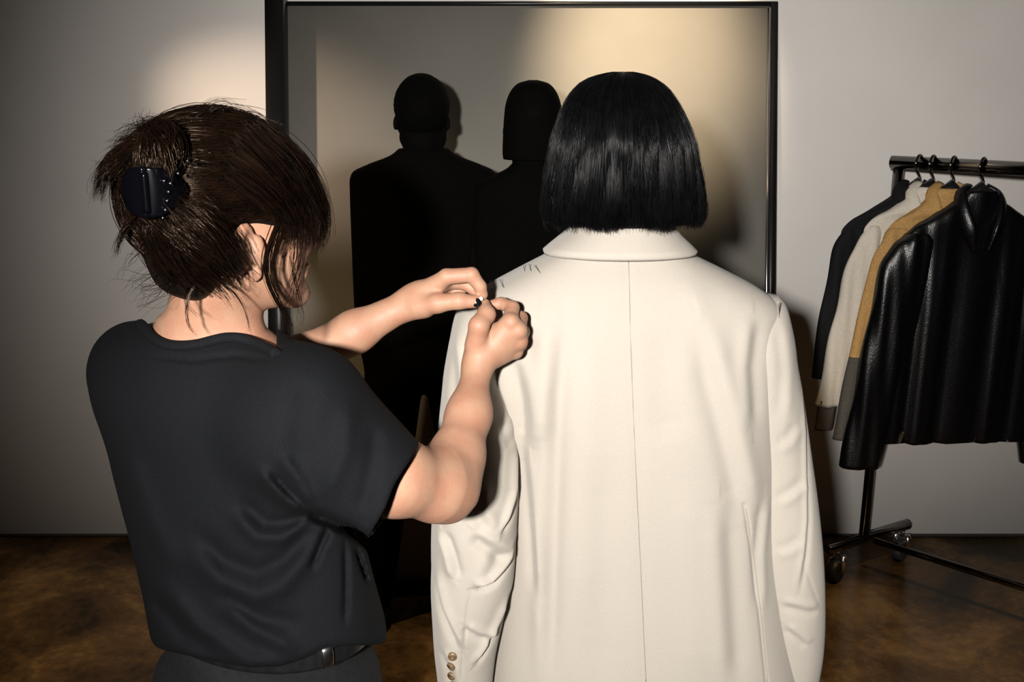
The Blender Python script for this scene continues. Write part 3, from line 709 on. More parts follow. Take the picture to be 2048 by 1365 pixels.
bf = [
    (pxl([(1257, 516), (1260, 640), (1264, 760), (1272, 950), (1282, 1150), (1292, 1365), (1298, 1460)]), -0.0012, 0.0060, 'c'),
    (pxl([(1400, 640), (1420, 720), (1450, 830), (1478, 940), (1500, 1040)]), 0.0065, 0.022, 's'),
    (pxl([(1385, 560), (1395, 640), (1390, 760)]), 0.003, 0.022, 'v'),
    (pxl([(1490, 1010), (1508, 1120), (1522, 1230), (1534, 1365), (1540, 1440)]), -0.0025, 0.0028, 'c'),
    (pxl([(1535, 1000), (1522, 1120), (1525, 1230)]), 0.0030, 0.010, 's'),
    (pxl([(1330, 640), (1325, 760), (1335, 880)]), -0.004, 0.030, 'v'),
    (pxl([(1120, 640), (1105, 780), (1100, 950), (1094, 1150), (1090, 1365)]), -0.0065, 0.016, 's'),
    (pxl([(1180, 640), (1170, 800), (1165, 1000), (1160, 1250)]), 0.0045, 0.030, 'v'),
    (pxl([(1050, 880), (1060, 980), (1072, 1100), (1080, 1200)]), 0.005, 0.012, 's'),
    (pxl([(1030, 700), (1050, 800), (1058, 900)]), 0.006, 0.016, 's'),
    (pxl([(1075, 640), (1060, 760), (1068, 880)]), 0.005, 0.020, 's'),
    (pxl([(1200, 900), (1205, 1100), (1210, 1365)]), -0.004, 0.030, 'v'),
    (pxl([(1380, 950), (1390, 1150), (1395, 1365)]), 0.004, 0.035, 'v'),
    (pxl([(1440, 1000), (1450, 1180), (1460, 1365)]), -0.0045, 0.022, 's'),
    (pxl([(1515, 640), (1500, 740), (1505, 860)]), -0.004, 0.016, 's'),
]
def bdisp(Pv, N):
    p2 = np.stack([Pv[..., 0].ravel(), Pv[..., 2].ravel()], 1)
    d = folds(p2, bf).reshape(Pv.shape[:2])
    return d * np.clip(-N[..., 1] * 1.6, 0, 1)
v, f3, f4 = loft(body_rows, 420, 420, 2.7, bdisp, hollow=0.97)
blazer = put(G().add2(v, f3, f4), 'blazer', M['wool'], model)
blazer_bvh = BVHTree.FromPolygons([tuple(x) for x in v], [tuple(x) for x in f4[::1]])
def on_blazer(px, py, fb=1.46):
    d = ray(px, py); h = blazer_bvh.ray_cast(Vector((0, 0, CAM_H)), Vector(d))
    return V(*h[0]) if h[0] is not None else at(px, py, fb)

def srow(py, xl, xr, Yc, b): 
    a = at(xl, py, Yc); c = at(xr, py, Yc)
    return ((a[0] + c[0]) / 2, Yc, a[2], (c[0] - a[0]) / 2, b, 0)
# right sleeve
rs = [srow(592, 1500, 1556, 1.575, 0.030), srow(606, 1470, 1568, 1.575, 0.058), srow(640, 1440, 1577, 1.575, 0.080), srow(700, 1430, 1587, 1.575, 0.088), srow(800, 1440, 1604, 1.575, 0.086), srow(900, 1455, 1618, 1.572, 0.080), srow(1000, 1474, 1632, 1.565, 0.076), srow(1100, 1490, 1642, 1.560, 0.073), srow(1200, 1508, 1646, 1.560, 0.069), srow(1290, 1522, 1643, 1.565, 0.064), srow(1358, 1535, 1632, 1.572, 0.060)]
rsf = [
    (pxl([(1618, 800), (1616, 960), (1614, 1040), (1605, 1110), (1592, 1178)], 1.50), -0.009, 0.006, 's'),
    (pxl([(1552, 1000), (1580, 985), (1610, 965)], 1.50), -0.006, 0.011, 's'),
    (pxl([(1550, 1100), (1575, 1092), (1600, 1075)], 1.50), -0.005, 0.011, 's'),
    (pxl([(1560, 1203), (1590, 1208), (1612, 1214), (1640, 1218)], 1.50), 0.007, 0.010, 's'),
    (pxl([(1570, 1250), (1598, 1272), (1618, 1290)], 1.50), 0.0065, 0.009, 's'),
    (pxl([(1552, 890), (1575, 880), (1600, 850)], 1.50), -0.005, 0.012, 's'),
    (pxl([(1562, 640), (1570, 740), (1562, 840)], 1.50), 0.005, 0.012, 's'),
    (pxl([(1600, 1110), (1622, 1170), (1640, 1216)], 1.50), -0.003, 0.004, 'v'),
]
def rsd(Pv, N):
    p2 = np.stack([Pv[..., 0].ravel(), Pv[..., 2].ravel()], 1)
    return 0.38 * folds(p2, rsf).reshape(Pv.shape[:2]) * np.clip(-N[..., 1] * 1.8 + 0.1, 0, 1)
v, f3, f4 = loft(rs, 200, 280, 2.2, rsd, hollow=0.90); RSL = (v, f3, f4)
# cuff vent strip on the right sleeve
def child_fix(o, parent):
    """parent to a part that itself sits at its thing's origin"""
    o.parent = parent; o.location = (0, 0, 0); return o
child_fix(put(G().add2(*RSL), 'sleeve', M['wool'], model), blazer)
g = G(); tube_g(g, [at(1641, 1218, 1.545), at(1640, 1270, 1.545), at(1638, 1320, 1.548), at(1635, 1344, 1.55)], [0.003, 0.0042, 0.0045, 0.003], 10); child_fix(put(g, 'cuff_vent', M['wool'], model), blazer)
# left sleeve
ls = [srow(598, 935, 990, 1.555, 0.035), srow(612, 918, 1004, 1.550, 0.060), srow(645, 906, 1010, 1.545, 0.078), srow(700, 895, 1008, 1.540, 0.085), srow(760, 886, 1006, 1.530, 0.088), srow(830, 879, 1024, 1.520, 0.090), srow(900, 872, 1036, 1.510, 0.090), srow(980, 866, 1038, 1.500, 0.086), srow(1060, 863, 1034, 1.495, 0.084), srow(1150, 862, 1028, 1.495, 0.080), srow(1240, 865, 1006, 1.500, 0.074), srow(1320, 871, 990, 1.508, 0.066), srow(1395, 880, 982, 1.515, 0.062)]
lsf = [
    (pxl([(1000, 780), (1018, 830), (1036, 895)], 1.44), -0.008, 0.010, 's'),
    (pxl([(1010, 850), (1022, 880), (1034, 905)], 1.44), 0.007, 0.008, 's'),
    (pxl([(1038, 905), (1034, 985), (1018, 1030), (1000, 1062)], 1.44), -0.012, 0.0065, 's'),
    (pxl([(952, 1050), (985, 1080), (1018, 1112)], 1.44), 0.010, 0.013, 's'),
    (pxl([(1030, 1100), (1016, 1125), (985, 1152), (950, 1160)], 1.44), -0.014, 0.008, 's'),
    (pxl([(885, 1058), (902, 1100), (914, 1145)], 1.44), -0.008, 0.009, 's'),
    (pxl([(866, 1140), (885, 1210), (915, 1270), (925, 1295)], 1.44), 0.009, 0.010, 's'),
    (pxl([(1020, 1200), (1000, 1245), (975, 1290), (948, 1330)], 1.44), -0.010, 0.007, 's'),
    (pxl([(945, 1160), (936, 1210), (930, 1270), (922, 1365)], 1.44), -0.0030, 0.0030, 'v'),
    (pxl([(985, 1080), (965, 1120), (950, 1160)], 1.44), 0.006, 0.012, 'v'),
    (pxl([(900, 680), (915, 760), (918, 830)], 1.44), 0.006, 0.012, 's'),
    (pxl([(960, 950), (962, 1010), (990, 1060)], 1.44), 0.006, 0.012, 's'),
    (pxl([(930, 1240), (960, 1262), (990, 1275)], 1.44), 0.006, 0.009, 's'),
    (pxl([(880, 1300), (905, 1340), (915, 1390)], 1.44), 0.005, 0.010, 's'),
]
def lsd(Pv, N):
    p2 = np.stack([Pv[..., 0].ravel(), Pv[..., 2].ravel()], 1)
    return 0.72 * folds(p2, lsf).reshape(Pv.shape[:2]) * np.clip(-N[..., 1] * 1.8 + 0.1, 0, 1)
v, f3, f4 = loft(ls, 240, 320, 2.2, lsd, hollow=0.90); lsl = child_fix(put(G().add2(v, f3, f4), 'sleeve', M['wool'], model), blazer)
ls_bvh = BVHTree.FromPolygons([tuple(x) for x in v], [tuple(x) for x in f4])
for (bx, by) in [(905, 1313), (903, 1333), (904, 1352), (908, 1371)]:
    h = ls_bvh.ray_cast(Vector((0, 0, CAM_H)), Vector(ray(bx, by))); c = V(*h[0]); n = V(*h[1]); n = n if n[1] < 0 else -n
    g = G(); tube_g(g, [c - n * 0.001, c + n * 0.0025, c + n * 0.004, c + n * 0.0038, c + n * 0.002], [0.0072, 0.0076, 0.0068, 0.0052, 0.001], 16)
    child_fix(put(g, 'cuff_button', M['button'], model), blazer)
# armhole seam beads, collar, lapels
def seam(pts, r, name='seam'):
    P = [on_blazer(x, y) + V(0, -0.0002, 0) for x, y in pts]
    g = G(); tube_g(g, smooth_path(P, 60), r, 6); return child_fix(put(g, name, M['wool'], model), blazer)
def crow(py, xl, xr, yb, yf):
    r_ = list(row(py, xl, xr, yb, yf)); r_[2] = at(1250, py, yb)[2]; return tuple(r_)
# collar: a folded band open at the front
def ring(r, nu, exp=2.2):
    th = np.radians(np.linspace(270 - 140, 270 + 140, nu))
    c, s = np.cos(th), np.sin(th)
    x = np.sign(c) * np.abs(c)**(2 / exp) * r[3]; y = np.sign(s) * np.abs(s)**(2 / exp) * r[4]
    return np.stack([r[0] + x, r[1] + y, np.full(nu, r[2])], 1)
crs = [crow(470, 1182, 1312, 1.525, 1.625), crow(458, 1172, 1322, 1.518, 1.630), crow(450, 1166, 1328, 1.510, 1.635), crow(451, 1160, 1333, 1.503, 1.640), crow(462, 1150, 1340, 1.498, 1.642), crow(485, 1125, 1358, 1.488, 1.650), crow(508, 1098, 1380, 1.4755, 1.660), crow(517, 1089, 1389, 1.4715, 1.664), crow(519, 1089, 1389, 1.4755, 1.662), crow(512, 1096, 1382, 1.490, 1.655)]
nu = 140
rg = []
for i, r_ in enumerate(crs):
    w = ring(r_, nu)
    rg.append(w)
rg = np.array(rg)
# lower edge of the fall dips at the sides, follows the shoulders
tt = np.abs(np.linspace(-1, 1, nu))
for i in range(5, 9):
    rg[i, :, 2] -= 0.010 * np.clip(tt - 0.25, 0, 1) ** 1.3 * (1 if i > 5 else 0.5)
n0 = len(rg); vv = rg.reshape(-1, 3)
ii = np.arange(n0 - 1)[:, None] * nu; jj = np.arange(nu - 1)[None]
ff = np.stack([ii + jj, ii + jj + 1, ii + nu + jj + 1, ii + nu + jj], -1).reshape(-1, 4)
o = child_fix(put(G().add(vv, ff), 'collar', M['wool'], model), blazer)
sd_ = o.modifiers.new('thickness', 'SOLIDIFY'); sd_.thickness = 0.003; sd_.offset = -1
# lapels and buttons on the unseen front
for e in (-1, 1):
    pts = [V(mb[0] - 0.02 + e * 0.085, 1.672, at(1247, 505, MY)[2]), V(mb[0] - 0.02 + e * 0.105, 1.70, at(1247, 600, MY)[2]), V(mb[0] - 0.01 + e * 0.075, 1.725, at(1247, 720, MY)[2]), V(mb[0] + e * 0.012, 1.735, at(1247, 900, MY)[2])]
    g = G(); tube_g(g, smooth_path(pts, 24), np.interp(np.linspace(0, 1, 24), [0, .35, 1], [0.022, 0.044, 0.006]), 14, flat=0.16); child_fix(put(g, 'lapel', M['wool'], model), blazer)
# stitched seams that show as raised threads
def thread(pts, r=0.0007):
    P = smooth_path([on_blazer(x, y) for x, y in pts], 90)
    g = G(); tube_g(g, P, r, 6); return child_fix(put(g, 'seam', M['woolseam'], model), blazer)
thread([(1257, 522), (1259, 580), (1260, 640), (1262, 700), (1264, 760), (1268, 860), (1272, 950), (1277, 1050), (1282, 1150), (1287, 1260), (1292, 1364)])
thread([(1492, 1016), (1500, 1070), (1508, 1120), (1515, 1175), (1522, 1230), (1529, 1300), (1535, 1364)], 0.0006)
seam([(1556, 604), (1557, 640), (1552, 720), (1547, 800), (1545, 880)], 0.0011)

# --- bob hair
HY = MY - 0.012
def hrow(py, xl, xr, b, dy=0.0):
    a = at(xl, py, HY); c = at(xr, py, HY); return ((a[0] + c[0]) / 2, HY + dy, a[2], (c[0] - a[0]) / 2, b, 0)
hr_rows = [hrow(144, 1228, 1262, 0.012), hrow(149, 1205, 1284, 0.030), hrow(160, 1175, 1308, 0.052), hrow(180, 1150, 1331, 0.072), hrow(210, 1131, 1350, 0.090), hrow(250, 1117, 1367, 0.101), hrow(296, 1106, 1381, 0.107), hrow(342, 1098, 1391, 0.107), hrow(388, 1092, 1399, 0.103), hrow(418, 1090, 1403, 0.098), hrow(436, 1094, 1401, 0.092)]
for i in range(4, len(hr_rows)):
    r_ = list(hr_rows[i]); r_[1] -= 0.010 * min(1, (i - 3) / 3); hr_rows[i] = tuple(r_)
v, f3, f4 = loft([tuple((r_[0], r_[1], r_[2] - 0.002, max(r_[3] - 0.004, 0.006), max(r_[4] - 0.004, 0.006), 0)) for r_ in hr_rows], 128, 80, 2.1, None, hollow=0.75)
hair = put(G().add2(v, f3, f4), 'hair', M['blackcap'], model)
HRa = np.asarray(hr_rows); hk = np.concatenate([[0], np.cumsum(np.linalg.norm(np.diff(HRa[:, :5], axis=0), axis=1))])
def bob_strands(N, Mn, back_only=False):
    th = rng.uniform(0, 2 * np.pi, N)
    if back_only: th = rng.uniform(np.pi, 2 * np.pi, N)
    t0 = rng.uniform(0.0, 0.25, N)**1.0 ; tend = hk[-1] + rng.normal(0.0, 0.004, N) + 0.004 * np.sin(th * 9)
    clump = np.round(th * 46) / 46; th = th + (clump - th) * rng.uniform(0.2, 0.75, N)
    tw = rng.normal(0, 0.06, N); u = np.linspace(0, 1, Mn)
    t = (t0 * hk[-1])[:, None] + (tend - t0 * hk[-1])[:, None] * u
    R = crom(hk, HRa, np.minimum(t.ravel(), hk[-1])).reshape(N, Mn, 6)
    ext = np.maximum(t - hk[-1], 0)
    lift = rng.normal(0.0, 0.0016, N)[:, None] + 0.0012 * np.sin(clump * 37)[:, None]
    an = th[:, None] + tw[:, None] * u + 0.02 * np.sin(u * 7 + th[:, None] * 30)
    lift = lift + 0.0046 * np.sin(u[None] * (7.0 + 3.0 * np.sin(clump * 13))[:, None] + (clump * 21 + np.sin(clump * 5) * 3)[:, None]) * np.clip(u[None] * 2, 0, 1) + rng.normal(0, 0.0007, (N, 1)) * u
    c, s = np.cos(an), np.sin(an); e = 2 / 2.1
    x = R[..., 0] + np.sign(c) * np.abs(c)**e * (R[..., 3] + lift); y = R[..., 1] + np.sign(s) * np.abs(s)**e * (R[..., 4] + lift)
    return np.stack([x, y, R[..., 2] - ext], -1)
g = G(); strands_g(g, bob_strands(3800, 16), rng.uniform(0.0003, 0.0006, 3800)); strands_g(g, bob_strands(4200, 16, True), rng.uniform(0.0003, 0.0006, 4200))
# ragged tips over the collar
def lock(pts, n, spread, r=0.0004, Mn=14, end=0.4, wave=0.0):
    """n hairs along a path of (px,py,Y)"""
    P = smooth_path([at(*p) for p in pts], Mn)
    o = rng.normal(0, 1, (n, 1, 3)) * spread; o2 = rng.normal(0, 1, (n, 1, 3)) * spread
    u = np.linspace(0, 1, Mn)[None, :, None]
    S = P[None] + o * (1 - u * (1 - end)) + o2 * u * u * 0.8 + wave * np.sin(u * 6.28 * rng.uniform(0.6, 1.4, (n, 1, 1)) + rng.uniform(0, 6, (n, 1, 1))) * rng.normal(0, 1, (n, 1, 3)) * u
    # hairs end at different lengths
    L = rng.uniform(0.75, 1.0, n)
    k = np.linspace(0, 1, Mn)[None] * L[:, None] * (Mn - 1); i = np.clip(k.astype(int), 0, Mn - 2); fr = (k - i)[..., None]
    S = np.take_along_axis(S, i[..., None].repeat(3, 2), 1) * (1 - fr) + np.take_along_axis(S, (i + 1)[..., None].repeat(3, 2), 1) * fr
    return S
for x in range(1110, 1400, 9):
    yb = 447 + 6 * math.sin(x * 0.21) + rng.uniform(-3, 5)
    if 1130 < x < 1180: yb += 6
    Yb = HY - 0.085 * math.sqrt(max(0.05, 1 - ((x - 1247) / 160)**2)) - 0.012
    strands_g(g, lock([(x + rng.uniform(-3, 3), 400, Yb), (x, 430, Yb), (x + rng.uniform(-6, 6), yb + 6, Yb + 0.008)], 16, 0.0022, 0.00045, 8), 0.00045)
for pts in ([(1100, 380, HY), (1090, 420, HY), (1088, 450, HY), (1098, 468, HY)], [(1112, 390, HY - 0.03), (1108, 430, HY - 0.03), (1122, 468, HY - 0.03)], [(1396, 330, HY), (1404, 380, HY), (1403, 430, HY)], [(1390, 380, HY - 0.02), (1402, 430, HY - 0.02), (1404, 462, HY - 0.02)]):
    strands_g(g, lock(pts, 26, 0.0022, 0.0004, 12), 0.0004)
bs = put(g, 'hair_strands', M['blackhair'], model); bs['kind'] = 'stuff'; bs.parent = hair

# ================================================================== THE TAILOR IN THE BLACK TEE
TY = 1.24
tb = (at(520, 1300, TY)[0], TY, 0)
YAW_T = math.radians(-28)
def trow(py, xl, xr, Yc, asp=0.62, yaw=YAW_T):
    a = at(xl, py, Yc); c = at(xr, py, Yc); hw = (c[0] - a[0]) / 2
    ca, sa = math.cos(yaw), math.sin(yaw)
    A = hw / math.sqrt(ca**2 + (asp * sa)**2)
    return ((a[0] + c[0]) / 2, Yc, a[2], A, A * asp, yaw)
tee_rows = [trow(655, 330, 500, TY), trow(690, 260, 580, TY), trow(730, 212, 640, TY), trow(780, 186, 668, TY), trow(850, 186, 690, TY), trow(930, 202, 700, TY), trow(1050, 232, 735, TY), trow(1170, 265, 764, TY, 0.66), trow(1235, 285, 777, TY, 0.72), trow(1270, 294, 779, TY, 0.74), trow(1300, 297, 772, TY, 0.75), trow(1340, 300, 768, TY, 0.75), trow(1430, 306, 764, TY, 0.75)]
LSH, RSH = at(268, 704, 1.345), at(610, 800, 1.15)
SA, SB = at(600, 850, 1.16), at(772, 980, 1.145)
NBASE = at(420, 650, 1.235)
def tee_base(p):
    d = stack_sdf(p, tee_rows)
    d = smin(d, rc(p, NBASE - V(0, 0, 0.060), LSH - V(0, 0, 0.01), 0.062, 0.052), 0.10)
    d = smin(d, rc(p, NBASE - V(0, 0, 0.064), RSH, 0.062, 0.062), 0.05)
    return d
def sleeve_r(p): return rc(p, SA, SB, 0.094, 0.0700)
HEM = np.array([(150, 1270), (285, 1280), (298, 1290), (330, 1302), (420, 1322), (500, 1336), (560, 1334), (610, 1318), (650, 1298), (700, 1293), (765, 1290), (900, 1280)], float)
sax = (SB - SA) / np.linalg.norm(SB - SA)
# the sleeve's mouth is cut across the arm
cutn = at(830, 900, 1.13) - at(745, 1075, 1.13); cutn /= np.linalg.norm(cutn)
mouth_n = np.cross(np.cross(cutn, sax), cutn); mouth_n /= np.linalg.norm(mouth_n); mouth_n = mouth_n * (1 if mouth_n @ sax > 0 else -1)
MOUTH = at(789, 985, 1.145)
tf = [
    ([(374, 1104), (441, 1166), (509, 1194), (560, 1176), (598, 1132), (643, 1070)], 0.0095, 22, 'v'),
    ([(390, 1060), (450, 1120), (512, 1145), (570, 1120), (620, 1060)], -0.0075, 18, 'v'),
    ([(464, 1026), (514, 1076), (565, 1078), (615, 1043)], 0.009, 16, 'v'),
    ([(480, 1000), (530, 1046), (575, 1046), (612, 1028)], -0.007, 13, 'v'),
    ([(514, 936), (565, 992), (615, 1026)], 0.009, 14, 'v'),
    ([(560, 910), (600, 965), (625, 1015)], 0.007, 14, 'v'),
    ([(540, 945), (585, 992), (620, 1022)], -0.007, 10, 'v'),
    ([(612, 1028), (650, 1040), (690, 1058), (742, 1090)], -0.020, 10, 'v'),
    ([(658, 1056), (640, 1095), (622, 1140)], -0.010, 7, 'v'),
    ([(690, 1078), (692, 1160), (690, 1250)], -0.006, 6, 'v'),
    ([(708, 1090), (722, 1130), (736, 1170)], -0.008, 6, 'v'),
    ([(318, 1160), (402, 1261), (497, 1323), (576, 1329)], 0.008, 20, 'v'),
    ([(300, 1190), (370, 1270), (440, 1305)], -0.006, 16, 'v'),
    ([(441, 1205), (509, 1261), (598, 1306)], 0.008, 18, 'v'),
    ([(430, 1180), (520, 1235), (610, 1250)], -0.006, 18, 'v'),
    ([(250, 900), (300, 1040), (360, 1150)], 0.005, 26, 'v'),
    ([(620, 760), (600, 850), (606, 940)], -0.004, 26, 'v'),
    ([(700, 800), (690, 900), (650, 1000)], 0.006, 22, 'v'),
    ([(750, 850), (745, 930), (720, 1030)], -0.005, 18, 'v'),
    ([(300, 712), (380, 722), (470, 712), (540, 722)], -0.004, 5, 'v'),
]
NL = np.array([(276, 636), (286, 652), (299, 668), (316, 682), (338, 690), (366, 692), (396, 689), (424, 682), (452, 676), (482, 677), (508, 685), (533, 697), (553, 708)], float)
def tee(p, cut=True):
    px, py = proj(p)
    fo = 1.3 * folds(np.stack([px, py], 1), tf) * (p[:, 1] < 1.26)
    mo = (p - MOUTH) @ mouth_n
    sl = smax(sleeve_r(p) - fo, mo + 0.0012 * np.sin(py * 0.06), 0.003)
    d = smin(tee_base(p) - fo, sl, 0.030)
    inner = smax(rc(p, SA, SB + sax * 0.05, 0.068, 0.0575), -mo - 0.035, 0.004)
    d = np.maximum(d, -inner)
    if cut:
        ly = np.interp(px, NL[:, 0], NL[:, 1])
        gk = np.minimum(np.minimum(ly - py, px - 276), 553 - px) / 1560.0
        d = np.maximum(d, gk)
        d = smax(d, (py - np.interp(px, HEM[:, 0], HEM[:, 1])) / 1560.0, 0.012)
    return d
v, f = surf(tee, (-0.70, 0.98, 0.82), (0.02, 1.56, 1.50), 0.0036, slack=2.6)
# body (one mesh): head, neck, both arms, torso, legs
TC = at(465, 432, 1.205); TR = rot_head(math.radians(52), math.radians(4))
def t_head(p):
    q = (p - TC) @ TR
    d = head_sdf(q); d = smin(d, ear_sdf(q), 0.004)
    d = smin(d, rc(p, TC + TR @ V(0, -0.022, -0.065), NBASE, 0.049, 0.053), 0.022)
    d = smin(d, rc(p, TC + TR @ V(0.03, -0.02, -0.06), NBASE + TR @ V(0.015, 0.03, -0.05), 0.016, 0.014), 0.02)
    tr = tee_base(p) + 0.010
    return smin(d, tr, 0.032)
LOW = at(420, 760, TY)[2]
pc = [surf(lambda p: np.maximum(t_head(p), LOW - p[:, 2]), (-0.56, 1.00, LOW - 0.02), (0.0, 1.50, TC[2] + 0.15), 0.0030, slack=2.2)]
K = lambda px, py, Y: at(px, py, Y + 0.045 * min(1.0, max(0.0, (Y - 1.20) / 0.15)))
# right arm and hand
R_SH, R_EL, R_WR = K(650, 880, 1.155), K(889, 976, 1.225), K(954, 738, 1.345)
R_W2 = K(962, 712, 1.352)
Rm_ = {'i': K(1020, 644, 1.350), 'm': K(1036, 662, 1.352), 'r': K(1038, 684, 1.360), 'p': K(1030, 704, 1.372)}
def r_arm(p):
    d = chain(p, [R_SH, K(790, 955, 1.175), K(870, 972, 1.212)], [0.048, 0.0475, 0.0425], 0.02)
    d = smin(d, rc(p, K(870, 972, 1.212), R_EL, 0.0425, 0.0350), 0.02)
    d = smin(d, rc(p, K(908, 990, 1.222), K(902, 1004, 1.220), 0.024, 0.019), 0.02)
    d = smin(d, chain(p, [R_EL, K(913, 915, 1.255), K(938, 830, 1.30), R_WR], [0.0345, 0.0330, 0.0268, 0.0195], 0.03), 0.034)
    return d
def r_hand(p):
    h = rc(p, R_WR, R_W2, 0.0200, 0.0200)
    pal = None
    for k, r2 in (('i', 0.0130), ('m', 0.0130), ('r', 0.0120), ('p', 0.0110)):
        e = rc(p, R_W2, Rm_[k], 0.0165, r2); pal = e if pal is None else smin(pal, e, 0.014)
    h = smin(h, pal, 0.016)
    h = smin(h, ell(p, K(985, 690, 1.365), (0.026, 0.016, 0.032)), 0.015)
    for pts, rs_ in (([Rm_['i'], K(1025, 616, 1.374), K(1002, 607, 1.388), K(981, 611, 1.384)], [0.0120, 0.0100, 0.0090, 0.0075]),
                     ([Rm_['m'], K(1041, 637, 1.385), K(1014, 645, 1.402), K(994, 650, 1.400)], [0.0122, 0.0105, 0.0095, 0.0080]),
                     ([Rm_['r'], K(1046, 664, 1.392), K(1018, 662, 1.405), K(996, 662, 1.398)], [0.0115, 0.0100, 0.0090, 0.0078]),
                     ([Rm_['p'], K(1042, 690, 1.398), K(1018, 688, 1.408), K(1000, 686, 1.400)], [0.0105, 0.0090, 0.0080, 0.0070])):
        h = smin(h, chain(p, pts, rs_, 0.003), 0.0035)
    for k, r_ in (('i', 0.0098), ('m', 0.0100), ('r', 0.0095), ('p', 0.0085)):   # knuckles
        h = smin(h, ell(p, Rm_[k] + V(0.002, -0.0055, 0.002), (r_, r_, r_)), 0.006)
    th = chain(p, [K(952, 690, 1.345), K(958, 652, 1.338), K(973, 629, 1.350), K(969, 609, 1.365)], [0.0165, 0.0140, 0.0125, 0.0085], 0.006)
    h = smin(h, th, 0.007)
    # extensor grooves on the back of the hand
    return h
def r_all(p): return smin(r_arm(p), r_hand(p), 0.012)
pc.append(surf(r_all, (-0.36, 1.06, 1.13), (0.06, 1.47, 1.50), 0.0019, slack=1.8))
# left arm and hand
L_EL, L_WR = at(480, 795, 1.425), K(818, 607, 1.385)
Lm = {'i': K(893, 554, 1.365), 'm': K(893, 563, 1.385), 'r': K(888, 576, 1.402), 'p': K(880, 590, 1.414)}
def l_arm(p):
    d = chain(p, [LSH - V(0, 0, 0.03), at(330, 800, 1.43), L_EL], [0.046, 0.042, 0.038], 0.02)
    d = smin(d, chain(p, [L_EL, at(600, 722, 1.412), at(710, 664, 1.418), L_WR], [0.036, 0.0345, 0.0285, 0.0205], 0.02), 0.02)
    return d
def l_hand(p):
    h = rc(p, L_WR, K(840, 596, 1.382), 0.0200, 0.0185)
    pal = None
    for k, r2 in (('i', 0.0118), ('m', 0.0118), ('r', 0.0110), ('p', 0.0100)):
        e = rc(p, K(838, 594, 1.385), Lm[k], 0.0170, r2); pal = e if pal is None else smin(pal, e, 0.012)
    h = smin(h, pal, 0.014)
    for pts, rs_ in (([Lm['i'], K(943, 550, 1.362), K(960, 573, 1.362), K(966, 590, 1.366)], [0.0118, 0.0108, 0.0092, 0.0072]),
                     ([Lm['m'], K(928, 567, 1.392), K(946, 578, 1.390), K(954, 588, 1.384)], [0.0115, 0.0098, 0.0088, 0.0072]),
                     ([Lm['r'], K(914, 571, 1.412), K(920, 584, 1.408), K(908, 592, 1.402)], [0.0110, 0.0098, 0.0085, 0.0070]),
                     ([Lm['p'], K(902, 582, 1.424), K(908, 592, 1.420), K(895, 596, 1.412)], [0.0098, 0.0088, 0.0075, 0.0062])):
        h = smin(h, chain(p, pts, rs_, 0.003), 0.003)
    th = chain(p, [K(836, 612, 1.368), K(874, 607, 1.356), K(918, 602, 1.352), K(950, 604, 1.354)], [0.0165, 0.0138, 0.0116, 0.0092], 0.006)
    h = smin(h, th, 0.009)
    h = smin(h, rc(p, K(808, 622, 1.374), K(850, 618, 1.370), 0.010, 0.012), 0.012)
    return h
def l_all(p): return smin(l_arm(p), l_hand(p), 0.014)
pc.append(surf(l_all, (-0.60, 1.30, 1.30), (0.0, 1.56, 1.58), 0.0019, slack=1.8))
HIPZ = at(530, 1340, TY)[2]
hipx = at(535, 1340, TY)[0]
def t_low(p):
    d = ell(p, (hipx, TY, HIPZ - 0.05), (0.145, 0.098, 0.15))
    d = smin(d, rc(p, V(hipx, TY, HIPZ), V(hipx - 0.02, TY, HIPZ + 0.30), 0.085, 0.085), 0.04)
    for e in (-1, 1):
        x = hipx + e * 0.085; y = TY - e * 0.035
        d = smin(d, chain(p, [V(x, y, HIPZ - 0.10), V(x, y, 0.46), V(x, y - 0.01, 0.10), V(x + 0.06, y + 0.10, 0.045)], [0.078, 0.052, 0.036, 0.025], 0.02), 0.03)
    return d
pc.append(surf(t_low, (hipx - 0.3, TY - 0.25, 0.0), (hipx + 0.3, TY + 0.28, HIPZ + 0.42), 0.009))
tailor = person_mesh(pc, 'person', M['skin'], tb); bpy.context.view_layer.update()
tag(tailor, 'person in a black tee with clipped-up brown hair pinning the blazer shoulder', 'person')
tee_o = put(G().add(v, f), 'tee_shirt', M['tee'], tailor)
eyes(tailor, TC, TR)
# neckband
band = []
for x, y in NL:
    q = trace(lambda p: tee(p, False), x, y)
    if q[1] > 1.45: q = trace(lambda p: tee(p, False), x + 6, y + 12)
    if q[1] < 1.45: band.append(q + V(0, -0.0015, 0.0))
bk = [V(NBASE[0] + 0.075, NBASE[1] + 0.055, band[-1][2] - 0.05), V(NBASE[0] + 0.01, NBASE[1] + 0.085, band[-1][2] - 0.08), V(NBASE[0] - 0.05, NBASE[1] + 0.050, band[0][2] - 0.08)]
g = G(); tube_g(g, smooth_path(band, 70), 0.0068, 10, flat=1.0); child_fix(put(g, 'neckband', M['tee'], tailor), tee_o)
g = G(); tube_g(g, smooth_path([band[-1]] + bk + [band[0]], 40), 0.0068, 10); child_fix(put(g, 'neckband', M['tee'], tailor), tee_o)
